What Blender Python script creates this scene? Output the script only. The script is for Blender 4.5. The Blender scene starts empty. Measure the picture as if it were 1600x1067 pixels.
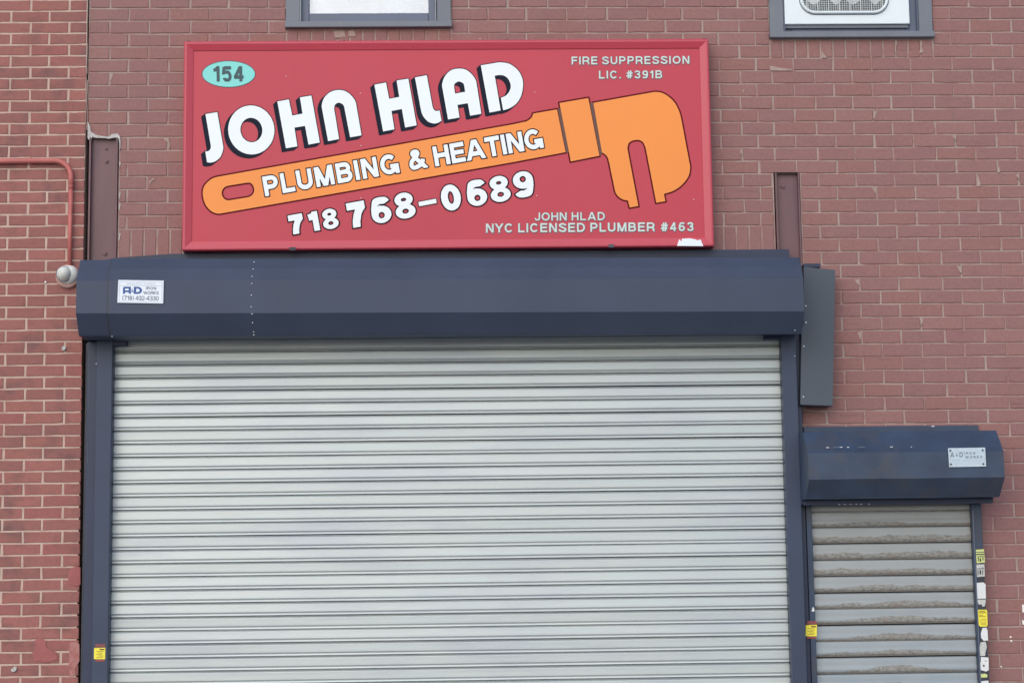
import bpy, bmesh, math, random
import numpy as np
from mathutils import Vector, Matrix
from mathutils.geometry import delaunay_2d_cdt
random.seed(7)
S = bpy.context.scene
COL = S.collection
# ------------------------------------------------------------------ camera
CX, CD, CZ = 1.7627, 9.5, 1.6
PITCH, YAW, ROLL, FPX = 0.132150949, 0.0296784166, -0.0135155574, 2912.29
def _basis():
    f = np.array([math.sin(YAW)*math.cos(PITCH), math.cos(YAW)*math.cos(PITCH), math.sin(PITCH)])
    rt = np.array([math.cos(YAW), -math.sin(YAW), 0.0]); up = np.cross(rt, f)
    c, s = math.cos(ROLL), math.sin(ROLL)
    return c*rt+s*up, -s*rt+c*up, f
RT, UP, FW = _basis()
def at(px, py, Y=0.0):
    """point of the facade plane y=Y that the photograph's pixel (px,py) was measured at"""
    d = FW + RT*(px-800)/FPX - UP*(py-533.5)/FPX
    t = (Y+CD)/d[1]
    return Vector((CX+d[0]*t, Y, CZ+d[2]*t))
def to_px(p):
    d = np.array([p[0]-CX, p[1]+CD, p[2]-CZ]); z = d@FW
    return 800+FPX*(d@RT)/z, 533.5-FPX*(d@UP)/z
cam = bpy.data.cameras.new('camera'); co = bpy.data.objects.new('camera', cam); COL.objects.link(co)
co.matrix_world = Matrix(((RT[0], UP[0], -FW[0], CX), (RT[1], UP[1], -FW[1], -CD), (RT[2], UP[2], -FW[2], CZ), (0, 0, 0, 1)))
cam.sensor_width = 36; cam.lens = FPX/1600*36; cam.clip_end = 500; cam.clip_start = 0.1
S.camera = co
# ------------------------------------------------------------------ light
SUN_EL, SUN_AZ = math.radians(34), math.radians(-158)     # azimuth measured from +Y towards +X
w = bpy.data.worlds.new("World"); S.world = w; w.use_nodes = True
nt = w.node_tree; bg = nt.nodes['Background']
sky = nt.nodes.new('ShaderNodeTexSky'); sky.sky_type = 'NISHITA'; sky.sun_disc = False
sky.sun_elevation = SUN_EL; sky.sun_rotation = SUN_AZ
sky.air_density = 1.0; sky.dust_density = 1.5; sky.ozone_density = 1.0
nt.links.new(sky.outputs[0], bg.inputs[0]); bg.inputs[1].default_value = 0.15
sl = bpy.data.lights.new('sun', 'SUN'); sl.energy = 1.1; sl.angle = math.radians(80); sl.color = (1.0, 0.975, 0.95)
so = bpy.data.objects.new('sun', sl); COL.objects.link(so)
sd = Vector((math.sin(SUN_AZ)*math.cos(SUN_EL), math.cos(SUN_AZ)*math.cos(SUN_EL), math.sin(SUN_EL)))
so.rotation_euler = sd.to_track_quat('Z', 'Y').to_euler(); so.location = sd*30
S.view_settings.view_transform = 'Standard'; S.view_settings.look = 'None'
S.view_settings.exposure = 0.17; S.view_settings.gamma = 1.0; S.view_settings.use_curve_mapping = False
S.render.engine = 'CYCLES'; S.cycles.max_bounces = 6
# ------------------------------------------------------------------ materials
def lin(c, k=1.0):
    o = []
    for v in c:
        v /= 255.0
        o.append(min(1.0, k*(v/12.92 if v <= .04045 else ((v+.055)/1.055)**2.4)))
    return (*o, 1.0)
def new_mat(name, col, rough=.6, metal=0.0, spec=.5):
    m = bpy.data.materials.new(name); m.use_nodes = True
    b = m.node_tree.nodes['Principled BSDF']
    b.inputs['Base Color'].default_value = col; b.inputs['Roughness'].default_value = rough
    b.inputs['Metallic'].default_value = metal; b.inputs['Specular IOR Level'].default_value = spec
    return m, m.node_tree, b
def N(nt, t, **kw):
    n = nt.nodes.new(t)
    for k, v in kw.items():
        if k.startswith('i_'):
            key = k[2:]; key = int(key) if key.isdigit() else key
            n.inputs[key].default_value = v
        else: setattr(n, k, v)
    return n
def mixc(nt, fac, a, b, mode='MIX'):
    n = nt.nodes.new('ShaderNodeMix'); n.data_type = 'RGBA'; n.blend_type = mode
    for i, v in ((0, fac), (6, a), (7, b)):
        if hasattr(v, 'node'): nt.links.new(v, n.inputs[i])
        else: n.inputs[i].default_value = v
    return n.outputs[2]
def ramp(nt, src, lo, hi, a=0.0, b=1.0):
    n = nt.nodes.new('ShaderNodeMapRange'); nt.links.new(src, n.inputs[0])
    for i, v in ((1, lo), (2, hi), (3, a), (4, b)): n.inputs[i].default_value = v
    return n.outputs[0]
def noise(nt, scale, detail=4, rough=.55, vec=None, w=None):
    n = nt.nodes.new('ShaderNodeTexNoise'); n.inputs['Scale'].default_value = scale
    n.inputs['Detail'].default_value = detail; n.inputs['Roughness'].default_value = rough
    if vec is not None: nt.links.new(vec, n.inputs['Vector'])
    if w is not None:
        n.noise_dimensions = '4D'; nt.links.new(w, n.inputs['W'])
    return n.outputs[0]
def position(nt, scale=(1, 1, 1)):
    g = nt.nodes.new('ShaderNodeNewGeometry'); mp = nt.nodes.new('ShaderNodeMapping')
    mp.inputs['Scale'].default_value = scale; nt.links.new(g.outputs['Position'], mp.inputs[0])
    return mp.outputs[0]
def objpos(nt, scale=(1, 1, 1)):
    g = nt.nodes.new('ShaderNodeTexCoord'); mp = nt.nodes.new('ShaderNodeMapping')
    mp.inputs['Scale'].default_value = scale; nt.links.new(g.outputs['Object'], mp.inputs[0])
    return mp.outputs[0]
def bump(nt, b, h, strength=.3, dist=.002):
    n = nt.nodes.new('ShaderNodeBump'); n.inputs['Strength'].default_value = strength
    n.inputs['Distance'].default_value = dist
    nt.links.new(h, n.inputs['Height']); nt.links.new(n.outputs[0], b.inputs['Normal'])
def rand_id(nt):
    g = nt.nodes.new('ShaderNodeNewGeometry'); o = nt.nodes.new('ShaderNodeObjectInfo')
    a = N(nt, 'ShaderNodeMath', operation='ADD'); f = N(nt, 'ShaderNodeMath', operation='FRACT')
    nt.links.new(g.outputs['Random Per Island'], a.inputs[0]); nt.links.new(o.outputs['Random'], a.inputs[1])
    nt.links.new(a.outputs[0], f.inputs[0]); return f.outputs[0]
def plain(name, rgb, rough=.6, metal=0.0, spec=.5, var=.12, scale=6.0, bmp=.0, bscale=60, k=1.0, dirt=None, streak=False):
    m, nt, b = new_mat(name, lin(rgb, k), rough, metal, spec)
    vec = position(nt, (1, 1, .25) if streak else (1, 1, 1))
    n = noise(nt, scale, 5, .6, vec)
    f = ramp(nt, n, .3, .7)
    c0 = lin(rgb, k*(1-var)); c1 = lin(rgb, k*(1+var))
    c = mixc(nt, f, c0, c1)
    if dirt:
        n2 = noise(nt, dirt[1], 6, .65, vec); f2 = ramp(nt, n2, dirt[2], dirt[2]+.12, 0, dirt[3])
        c = mixc(nt, f2, c, lin(dirt[0]))
    nt.links.new(c, b.inputs['Base Color'])
    nr = ramp(nt, noise(nt, scale*2, 3, .5, vec), .25, .75, max(.03, rough-.025), min(1, rough+.025))
    nt.links.new(nr, b.inputs['Roughness'])
    if bmp: bump(nt, b, noise(nt, bscale, 4, .6, vec), bmp, .002)
    return m
def brick_mat(name, cols, spots, grime, k=1.0, grime_amt=.5, gscale=2.0, glo=.56):
    m, nt, b = new_mat(name, lin(cols[0], k), .75, 0, .35)
    vec = position(nt)
    r = rand_id(nt)
    cr = nt.nodes.new('ShaderNodeValToRGB'); nt.links.new(r, cr.inputs[0])
    cr.color_ramp.interpolation = 'CONSTANT' if len(cols) > 3 else 'LINEAR'
    e = cr.color_ramp.elements
    e[0].position = 0; e[0].color = lin(cols[0], k); e[1].position = 1/len(cols); e[1].color = lin(cols[1], k)
    for i in range(2, len(cols)):
        x = e.new(i/len(cols)); x.color = lin(cols[i], k)
    c = cr.outputs[0]
    n1 = noise(nt, 9, 6, .65, vec); c = mixc(nt, ramp(nt, n1, .35, .7, 0, .55), c, lin(spots, k))
    n2 = noise(nt, 55, 4, .7, vec); c = mixc(nt, ramp(nt, n2, .3, .75, .0, .28), c, (.05, .04, .04, 1))
    n3 = noise(nt, gscale, 5, .6, vec); c = mixc(nt, ramp(nt, n3, glo, glo+.16, 0, grime_amt), c, lin(grime, k))
    n5 = noise(nt, 3.5, 5, .65, position(nt, (1, 1, 7))); c = mixc(nt, ramp(nt, n5, .6, .74, 0, .45), c, lin((98, 72, 72), k))
    # fine lighter flecks
    n4 = noise(nt, 160, 2, .5, vec); c = mixc(nt, ramp(nt, n4, .72, .78, 0, .5), c, lin((190, 165, 160), k))
    nt.links.new(c, b.inputs['Base Color'])
    bump(nt, b, noise(nt, 90, 6, .7, vec), .45, .002)
    return m
M = {}
M['brick_painted'] = brick_mat('painted_brick', [(154, 112, 109), (151, 109, 107), (157, 115, 111), (152, 110, 110), (154, 110, 105), (149, 109, 108)], (158, 117, 110), (130, 97, 93), grime_amt=.45, gscale=1.6, glo=.56)
M['brick_red'] = brick_mat('red_brick', [(164, 103, 97), (157, 99, 94), (168, 106, 99), (160, 103, 98), (163, 98, 94), (152, 98, 94), (166, 105, 96)], (150, 104, 96), (104, 80, 80), grime_amt=.7, gscale=5, glo=.52)
M['mortar_grey'] = plain('grey_mortar', (170, 150, 143), .9, var=.18, scale=14, bmp=.5, bscale=120, dirt=((154, 114, 110), 7, .47, .8))
M['mortar_cream'] = plain('cream_mortar', (192, 168, 155), .9, var=.14, scale=18, bmp=.5, bscale=120, dirt=((165, 125, 115), 6, .55, .6))
M['mortar_pale'] = plain('pale_patch_mortar', (186, 184, 180), .9, var=.2, scale=30, bmp=.6, bscale=90)
M['mortar_smear'] = plain('smeared_mortar', (168, 146, 138), .9, var=.15, scale=30, bmp=.5, bscale=90)
M['navy'] = plain('navy_paint', (68, 79, 101), .45, 0, .28, var=.10, scale=3, bmp=.3, bscale=4, k=.80)
M['navy_dark'] = plain('dark_navy', (48, 58, 84), .45, 0, .4, var=.15, scale=4, bmp=.1, bscale=12, k=.85)  # darker tone of the navy, for angles, back plate and lips
M['navy_worn'] = plain('worn_navy_paint', (58, 74, 98), .45, 0, .4, var=.2, scale=7, bmp=.2, bscale=20, k=.85, dirt=((70, 72, 80), 5, .5, .6))
M['cover_grey'] = plain('grey_sheet_metal', (72, 81, 92), .45, 0, .4, var=.07, scale=3, bmp=.08, bscale=6)
M['post_red'] = plain('oxide_red_steel', (112, 80, 84), .5, 0, .5, var=.26, scale=5, bmp=.3, bscale=40, dirt=((88, 68, 80), 5, .5, .75), streak=True)
M['sign_red'] = plain('sign_red_paint', (191, 63, 79), .36, 0, .3, var=.045, scale=1.6, streak=True)
M['sign_frame'] = new_mat('sign_frame_red', lin((190, 66, 82)), .36)[0]
M['white_print'] = plain('white_print', (236, 244, 248), .4, var=.02, scale=2)
M['shade_print'] = plain('dark_slate_print', (32, 36, 50), .6, 0, .1, var=.03)
M['line_print'] = plain('thin_outline_print', (42, 24, 36), .6, 0, .1, var=.03)
M['orange_print'] = plain('orange_print', (242, 142, 52), .4, var=.03, scale=2)
M['maroon_print'] = plain('maroon_outline_print', (94, 20, 28), .6, 0, .1, var=.03)
M['brown_print'] = plain('brown_print', (92, 52, 40), .4, var=.03)
M['pale_print'] = plain('pale_mint_print', (198, 220, 214), .45, var=.06, scale=40)
M['pale_edge'] = plain('grey_edge_print', (120, 84, 100), .45, var=.03)
M['oval_print'] = plain('turquoise_print', (124, 216, 210), .4, var=.02)
M['teal_print'] = plain('dark_teal_print', (18, 66, 74), .4, var=.03)
M['black'] = plain('black_void', (22, 22, 26), .8, var=.05)
M['steel'] = plain('bright_rivet_steel', (225, 228, 230), .35, .3)
M['frame_grey'] = plain('grey_window_trim', (112, 118, 128), .5, var=.08, scale=5, dirt=((140, 138, 134), 9, .6, .4))
M['sash_bead'] = plain('pale_grey_bead', (156, 160, 164), .5)
M['frame_blue'] = plain('blue_grey_window_frame', (94, 104, 124), .45, var=.08, scale=5)
M['white_panel'] = plain('white_panel', (226, 236, 240), .4, var=.03, scale=8, dirt=((190, 196, 200), 12, .66, .5))
M['blind'] = plain('white_blind', (194, 202, 205), .6, var=.14, scale=3.5)
M['wire'] = plain('white_wire', (206, 212, 214), .4)
M['fan_dark'] = plain('fan_interior', (96, 100, 100), .6, var=.3, scale=20)
M['fan_hub'] = plain('fan_hub_white', (214, 218, 218), .4, var=.1, scale=20)
M['pipe'] = plain('painted_conduit', (186, 104, 98), .5, var=.12, scale=12, bmp=.2, bscale=50, dirt=((205, 140, 128), 18, .6, .6))
M['lamp_white'] = plain('weathered_white_lamp', (220, 222, 216), .5, var=.06, scale=30, dirt=((170, 170, 164), 22, .6, .6))
M['lamp_rim'] = plain('dusty_pink_rim', (186, 150, 140), .7, var=.15, scale=30)
M['sticker_white'] = plain('white_sticker', (222, 224, 224), .6, var=.05, scale=40)
M['sticker_torn'] = plain('torn_paper', (196, 198, 194), .8, var=.15, scale=80, dirt=((110, 112, 112), 90, .56, .9))
M['sticker_yellow'] = plain('yellow_sticker', (240, 226, 70), .5, var=.04, scale=40)
M['sticker_lime'] = plain('pale_lime_sticker', (206, 214, 140), .6, var=.1, scale=60)
M['sticker_red'] = plain('faded_red_sticker', (146, 74, 74), .7, var=.2, scale=80)
M['ink'] = plain('black_ink', (40, 42, 46), .6)
M['ink_grey'] = plain('grey_ink', (104, 114, 124), .6)
M['ink_faint'] = plain('faint_grey_ink', (168, 182, 190), .6)
M['ink_blue'] = plain('blue_ink', (44, 84, 150), .5)
M['plaque_white'] = plain('plaque_white', (228, 236, 246), .45, var=.03)
M['plaque_old'] = plain('weathered_plaque', (188, 204, 214), .5, var=.08, scale=60)
M['tape_black'] = plain('black_residue', (52, 54, 62), .6, var=.3, scale=30)
M['red_patch'] = plain('red_paint_patch', (158, 92, 90), .75, var=.14, scale=14, bmp=.3, bscale=80)
M['white_wash'] = plain('white_bloom', (176, 126, 120), .9, var=.12, scale=40, bmp=.5, dirt=((166, 104, 100), 30, .46, .9))
M['white_paint'] = plain('white_paint_drip', (240, 236, 232), .6)
# galvanised slats
m, nt, b = new_mat('galvanised_slat', (.6, .6, .6, 1), .42, .35, .5)
v = objpos(nt, (.35, 1, 14)); o = nt.nodes.new('ShaderNodeObjectInfo')
n1 = noise(nt, 3.0, 5, .6, v, o.outputs['Random'])
v2 = position(nt, (.6, 1, 3.0)); n2 = noise(nt, 2.2, 4, .6, v2)
c = mixc(nt, ramp(nt, n1, .3, .7), lin((178, 189, 190)), lin((190, 195, 193)))
c = mixc(nt, ramp(nt, n2, .48, .66, 0, .75), c, lin((174, 181, 187)))
nt.links.new(c, b.inputs['Base Color'])
nt.links.new(ramp(nt, n1, .3, .7, .38, .48), b.inputs['Roughness'])
bump(nt, b, noise(nt, 1.6, 3, .5, position(nt, (1, 1, 5))), .25, .01)
M['slat'] = m
# old painted slats: peeled lower bands (wear with its own ragged shape)
m, nt, b = new_mat('worn_grey_slat', (.3, .3, .3, 1), .5, .15, .4)
tc = nt.nodes.new('ShaderNodeTexCoord'); o = nt.nodes.new('ShaderNodeObjectInfo')
sep = nt.nodes.new('ShaderNodeSeparateXYZ'); nt.links.new(tc.outputs['Object'], sep.inputs[0])
ge = nt.nodes.new('ShaderNodeNewGeometry'); sg = nt.nodes.new('ShaderNodeSeparateXYZ'); nt.links.new(ge.outputs['Position'], sg.inputs[0])
rs = N(nt, 'ShaderNodeMath', operation='MULTIPLY'); nt.links.new(o.outputs['Random'], rs.inputs[0]); rs.inputs[1].default_value = 31.0
nn = noise(nt, 26, 7, .75, objpos(nt, (1, 1, 1)), rs.outputs[0])
nb = noise(nt, 3.2, 3, .6, objpos(nt, (1, 1, .3)), rs.outputs[0])
# ragged edge height: z_local + noise < threshold
ad = N(nt, 'ShaderNodeMath', operation='MULTIPLY_ADD'); nt.links.new(nn, ad.inputs[0]); ad.inputs[1].default_value = .034; nt.links.new(sep.outputs[2], ad.inputs[2])
ad2 = N(nt, 'ShaderNodeMath', operation='MULTIPLY_ADD'); nt.links.new(nb, ad2.inputs[0]); ad2.inputs[1].default_value = .055; nt.links.new(ad.outputs[0], ad2.inputs[2])
dx_ = N(nt, 'ShaderNodeMath', operation='SUBTRACT'); nt.links.new(sg.outputs[0], dx_.inputs[0]); dx_.inputs[1].default_value = 3.98
ab = N(nt, 'ShaderNodeMath', operation='ABSOLUTE'); nt.links.new(dx_.outputs[0], ab.inputs[0])
ed_ = N(nt, 'ShaderNodeMath', operation='MULTIPLY'); nt.links.new(ramp(nt, ab.outputs[0], .05, .36, -.004, .028), ed_.inputs[0]); nt.links.new(ramp(nt, sg.outputs[2], 1.25, 1.75, 1, 0), ed_.inputs[1])
tp_ = N(nt, 'ShaderNodeMath', operation='ADD'); nt.links.new(ed_.outputs[0], tp_.inputs[0]); nt.links.new(ramp(nt, sg.outputs[2], 1.86, 1.97, 0, .03), tp_.inputs[1])
ad3 = N(nt, 'ShaderNodeMath', operation='ADD'); nt.links.new(ad2.outputs[0], ad3.inputs[0]); nt.links.new(tp_.outputs[0], ad3.inputs[1])
ad4 = N(nt, 'ShaderNodeMath', operation='ADD'); nt.links.new(ad3.outputs[0], ad4.inputs[0]); ad4.inputs[1].default_value = .003
worn = ramp(nt, ad4.outputs[0], -.002, .004, 1, 0)
spk = noise(nt, 85, 6, .8, objpos(nt, (.6, 1, 1.5)), rs.outputs[0])
wc = mixc(nt, ramp(nt, spk, .42, .56), lin((120, 117, 111)), lin((156, 157, 153)))
stk = noise(nt, 18, 5, .7, objpos(nt, (.35, 1, 6)), rs.outputs[0]); wc = mixc(nt, ramp(nt, stk, .5, .62, 0, .6), wc, lin((138, 132, 122)))
rst = noise(nt, 7, 6, .7, objpos(nt, (1, 1, 2)), rs.outputs[0])
wc = mixc(nt, ramp(nt, rst, .57, .68, 0, .5), wc, lin((140, 106, 92)))
low = ramp(nt, sg.outputs[2], 1.1, 2.0)
gc = mixc(nt, low, lin((142, 153, 160)), lin((154, 155, 152)))
blot = noise(nt, 5, 4, .6, objpos(nt, (1, 1, 1)), rs.outputs[0])
gc = mixc(nt, ramp(nt, blot, .35, .7, 0, .5), gc, lin((160, 166, 167)))
c = mixc(nt, worn, gc, wc)
# speckled brown-grey darkening along the slat's bottom seam
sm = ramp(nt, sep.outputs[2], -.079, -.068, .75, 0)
seam_tone = N(nt, 'ShaderNodeMath', operation='MULTIPLY'); nt.links.new(sm, seam_tone.inputs[0]); nt.links.new(ramp(nt, spk, .3, .6), seam_tone.inputs[1])
c = mixc(nt, seam_tone.outputs[0], c, lin((92, 82, 76)))
nt.links.new(c, b.inputs['Base Color'])
nt.links.new(ramp(nt, worn, 0, 1, .42, .75), b.inputs['Roughness'])
bump(nt, b, worn, .5, -.0012)
M['slat_worn'] = m
# window glass
m = bpy.data.materials.new('window_glass'); m.use_nodes = True; nt = m.node_tree
nt.nodes.remove(nt.nodes['Principled BSDF']); g1 = nt.nodes.new('ShaderNodeBsdfTransparent'); g2 = nt.nodes.new('ShaderNodeBsdfGlossy')
g2.inputs['Roughness'].default_value = .03; mx = nt.nodes.new('ShaderNodeMixShader'); mx.inputs[0].default_value = .16
nt.links.new(g1.outputs[0], mx.inputs[1]); nt.links.new(g2.outputs[0], mx.inputs[2]); nt.links.new(mx.outputs[0], nt.nodes['Material Output'].inputs[0])
M['glass'] = m
M['pavement'] = plain('concrete_pavement', (186, 183, 177), .85, var=.12, scale=1.5, bmp=.4, bscale=60)
M['asphalt'] = plain('asphalt', (138, 138, 138), .9, var=.15, scale=2, bmp=.6, bscale=90)
# ------------------------------------------------------------------ object helpers
def mesh_obj(name, verts, faces, m, parent=None, smooth=False, loc=None):
    me = bpy.data.meshes.new(name); me.from_pydata([tuple(v) for v in verts], [], faces); me.update()
    if m is not None: me.materials.append(M[m])
    if smooth:
        for p in me.polygons: p.use_smooth = True
    o = bpy.data.objects.new(name, me); COL.objects.link(o)
    if parent is not None: o.parent = parent
    if loc is not None: o.location = loc
    return o
class MB:
    def __init__(s): s.v = []; s.f = []
    def add(s, vs, fs):
        n = len(s.v); s.v += [tuple(x) for x in vs]; s.f += [tuple(i+n for i in f) for f in fs]
    def box(s, x0, x1, y0, y1, z0, z1, bev=0.0):
        if bev <= 0:
            s.add([(x0, y0, z0), (x1, y0, z0), (x1, y1, z0), (x0, y1, z0), (x0, y0, z1), (x1, y0, z1), (x1, y1, z1), (x0, y1, z1)],
                  [(0, 3, 2, 1), (4, 5, 6, 7), (0, 1, 5, 4), (1, 2, 6, 5), (2, 3, 7, 6), (3, 0, 4, 7)]); return
        bm = bmesh.new(); bmesh.ops.create_cube(bm, size=1)
        for q in bm.verts: q.co = Vector(((x0+x1)/2+q.co.x*(x1-x0), (y0+y1)/2+q.co.y*(y1-y0), (z0+z1)/2+q.co.z*(z1-z0)))
        bmesh.ops.bevel(bm, geom=bm.edges[:], offset=bev, segments=2, affect='EDGES', profile=.5)
        bm.verts.index_update(); s.add([q.co for q in bm.verts], [[q.index for q in f.verts] for f in bm.faces]); bm.free()
    def extrude_x(s, prof, x0, x1, caps=True, shift=None):
        """closed (y,z) profile swept along x"""
        n = len(prof); a = [(x0, y, z) for y, z in prof]; c = [(x1, y, z+(shift or 0)) for y, z in prof]
        fs = [(i, (i+1) % n, n+(i+1) % n, n+i) for i in range(n)]
        if caps: fs += [tuple(range(n))[::-1], tuple(range(n, 2*n))]
        s.add(a+c, fs)
    def extrude_z(s, prof, z0, z1):
        n = len(prof); a = [(x, y, z0) for x, y in prof]; c = [(x, y, z1) for x, y in prof]
        s.add(a+c, [(i, (i+1) % n, n+(i+1) % n, n+i) for i in range(n)]+[tuple(range(n))[::-1], tuple(range(n, 2*n))])
    def cyl(s, p, axis, r, h, n=12, r2=None):
        a = Vector(axis).normalized(); u = a.orthogonal().normalized(); q = a.cross(u); p = Vector(p); r2 = r if r2 is None else r2
        A = [p+(u*math.cos(t)+q*math.sin(t))*r for t in [2*math.pi*i/n for i in range(n)]]
        B = [p+a*h+(u*math.cos(t)+q*math.sin(t))*r2 for t in [2*math.pi*i/n for i in range(n)]]
        s.add(A+B, [(i, (i+1) % n, n+(i+1) % n, n+i) for i in range(n)]+[tuple(range(n))[::-1], tuple(range(n, 2*n))])
    def tube(s, pts, r, n=12, closed=False):
        pts = [Vector(p) for p in pts]; rings = []; k = len(pts)
        for i, p in enumerate(pts):
            if closed: t = (pts[(i+1) % k]-pts[i-1]).normalized()
            else: t = (pts[min(i+1, k-1)]-pts[max(i-1, 0)]).normalized()
            u = Vector((0, 1, 0)); u = (u-t*u.dot(t)).normalized(); q = t.cross(u)
            rr = r[i] if isinstance(r, (list, tuple)) else r
            rings.append([p+(u*math.cos(a)+q*math.sin(a))*rr for a in [2*math.pi*j/n for j in range(n)]])
        fs = []
        for i in range(k if closed else k-1):
            a = i*n; c = ((i+1) % k)*n
            fs += [(a+j, a+(j+1) % n, c+(j+1) % n, c+j) for j in range(n)]
        if not closed: fs += [tuple(range(n))[::-1], tuple(range((k-1)*n, k*n))]
        s.add([x for rg in rings for x in rg], fs)
    def obj(s, name, m, parent=None, smooth=False, fix=True):
        o = mesh_obj(name, s.v, s.f, m, parent, smooth)
        if fix:
            bm = bmesh.new(); bm.from_mesh(o.data); bmesh.ops.recalc_face_normals(bm, faces=bm.faces); bm.to_mesh(o.data); bm.free()
        return o
def thing(name, label, cat, loc=(0, 0, 0), group=None):
    o = bpy.data.objects.new(name, None); COL.objects.link(o); o.location = (0, 0, 0); o.empty_display_size = .1
    o['label'] = label; o['category'] = cat
    if group: o['group'] = group
    return o
def tag(o, label=None, cat=None, group=None, kind=None):
    if label: o['label'] = label
    if cat: o['category'] = cat
    if group: o['group'] = group
    if kind: o['kind'] = kind
    return o
# ------------------------------------------------------------------ flat print: outlines in photo pixels laid on a plane
def seg_sdf(X, Y, pts, h, closed=False):
    D = np.full(X.shape, 1e9); n = len(pts)
    for i in range(n if closed else n-1):
        ax, ay = pts[i]; bx, by = pts[(i+1) % n]; dx, dy = bx-ax, by-ay; L = dx*dx+dy*dy+1e-12
        t = np.clip(((X-ax)*dx+(Y-ay)*dy)/L, 0, 1)
        D = np.minimum(D, np.hypot(X-ax-t*dx, Y-ay-t*dy))
    D = D-h
    if not closed:
        for (ax, ay), (bx, by) in ((pts[0], pts[1]), (pts[-1], pts[-2])):
            l = math.hypot(bx-ax, by-ay); tx, ty = (bx-ax)/l, (by-ay)/l
            hp = (X-ax)*tx+(Y-ay)*ty                # negative beyond the end
            cut = np.maximum(hp, np.hypot(X-ax, Y-ay)-max(1.7*h, h+.16))
            D = np.maximum(D, -cut)
    return D
def poly_sdf(X, Y, pts):
    D = np.full(X.shape, 1e9); ins = np.zeros(X.shape, bool); n = len(pts)
    for i in range(n):
        ax, ay = pts[i]; bx, by = pts[(i+1) % n]; dx, dy = bx-ax, by-ay; L = dx*dx+dy*dy+1e-12
        t = np.clip(((X-ax)*dx+(Y-ay)*dy)/L, 0, 1)
        D = np.minimum(D, np.hypot(X-ax-t*dx, Y-ay-t*dy))
        if ay != by:
            c = ((ay > Y) != (by > Y)) & (X < dx*(Y-ay)/dy+ax); ins ^= c
    return np.where(ins, -D, D)
def contours(F, x0, y0, st, tol):
    ny, nx = F.shape; I = F < 0
    code = I[:-1, :-1]*1+I[:-1, 1:]*2+I[1:, 1:]*4+I[1:, :-1]*8
    nxt = {}; P = {}
    def pt(k):
        if k not in P:
            i, j, o = k; a = F[i, j]; b = F[i, j+1] if o == 0 else F[i+1, j]; t = a/(a-b)
            P[k] = (x0+(j+(t if o == 0 else 0))*st, y0+(i+(t if o else 0))*st)
        return P[k]
    E = {1: [('L', 'T')], 2: [('T', 'R')], 3: [('L', 'R')], 4: [('R', 'B')], 5: [('L', 'T'), ('R', 'B')], 6: [('T', 'B')], 7: [('L', 'B')],
         8: [('B', 'L')], 9: [('B', 'T')], 10: [('T', 'R'), ('B', 'L')], 11: [('B', 'R')], 12: [('R', 'L')], 13: [('R', 'T')], 14: [('T', 'L')]}
    for i, j in np.argwhere((code > 0) & (code < 15)):
        K = {'T': (i, j, 0), 'B': (i+1, j, 0), 'L': (i, j, 1), 'R': (i, j+1, 1)}
        for a, b in E[int(code[i, j])]: nxt[K[a]] = K[b]
    loops = []
    while nxt:
        k = next(iter(nxt)); lp = []
        while k in nxt: lp.append(pt(k)); k = nxt.pop(k)
        if len(lp) > 3: loops.append(simplify(lp, tol))
    return [l for l in loops if len(l) > 2]
def simplify(l, tol):
    a = np.array(l); n = len(a); far = int(np.argmax(((a-a[0])**2).sum(1))); keep = {0, far}
    st = [(0, far), (far, n)]
    while st:
        i, j = st.pop()
        if j-i < 2: continue
        p, q = a[i], a[j % n]; d = q-p; L2 = float(d@d)+1e-12
        t_ = np.clip(((a[i+1:j]-p)@d)/L2, 0, 1); e = np.hypot(*(a[i+1:j]-p-t_[:, None]*d).T); m = int(np.argmax(e))
        if e[m] > tol: m = i+1+m; keep.add(m); st += [(i, m), (m, j)]
    return [tuple(a[i]) for i in sorted(keep)]
class Print:
    def __init__(s, Y): s.v = []; s.f = []; s.Y = Y
    def loops(s, loops):
        if not loops: return
        pv = [Vector(p) for l in loops for p in l]; ed = []; k = 0
        for l in loops: ed += [(k+i, k+(i+1) % len(l)) for i in range(len(l))]; k += len(l)
        ov, _, of = delaunay_2d_cdt(pv, ed, [], 0, 1e-5)[:3]
        L = [np.array(l) for l in loops]; n = len(s.v); s.v += [at(x, y, s.Y) for x, y in ov]
        for t in of:
            cx_, cy_ = sum(ov[i][0] for i in t)/3, sum(ov[i][1] for i in t)/3; ins = False
            for q in L:
                x1, y1 = q[:, 0], q[:, 1]; x2, y2 = np.roll(x1, -1), np.roll(y1, -1); m_ = (y1 > cy_) != (y2 > cy_)
                ins ^= bool((np.count_nonzero(cx_ < (x2[m_]-x1[m_])*(cy_-y1[m_])/(y2[m_]-y1[m_])+x1[m_])) & 1)
            if not ins: continue
            a, b, c = [s.v[n+i] for i in t]; nrm = (b-a).cross(c-a)
            s.f.append(tuple(n+i for i in (t if nrm.y < 0 else t[::-1])))
    def obj(s, name, m, parent): return mesh_obj(name, s.v, s.f, m, parent)
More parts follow.
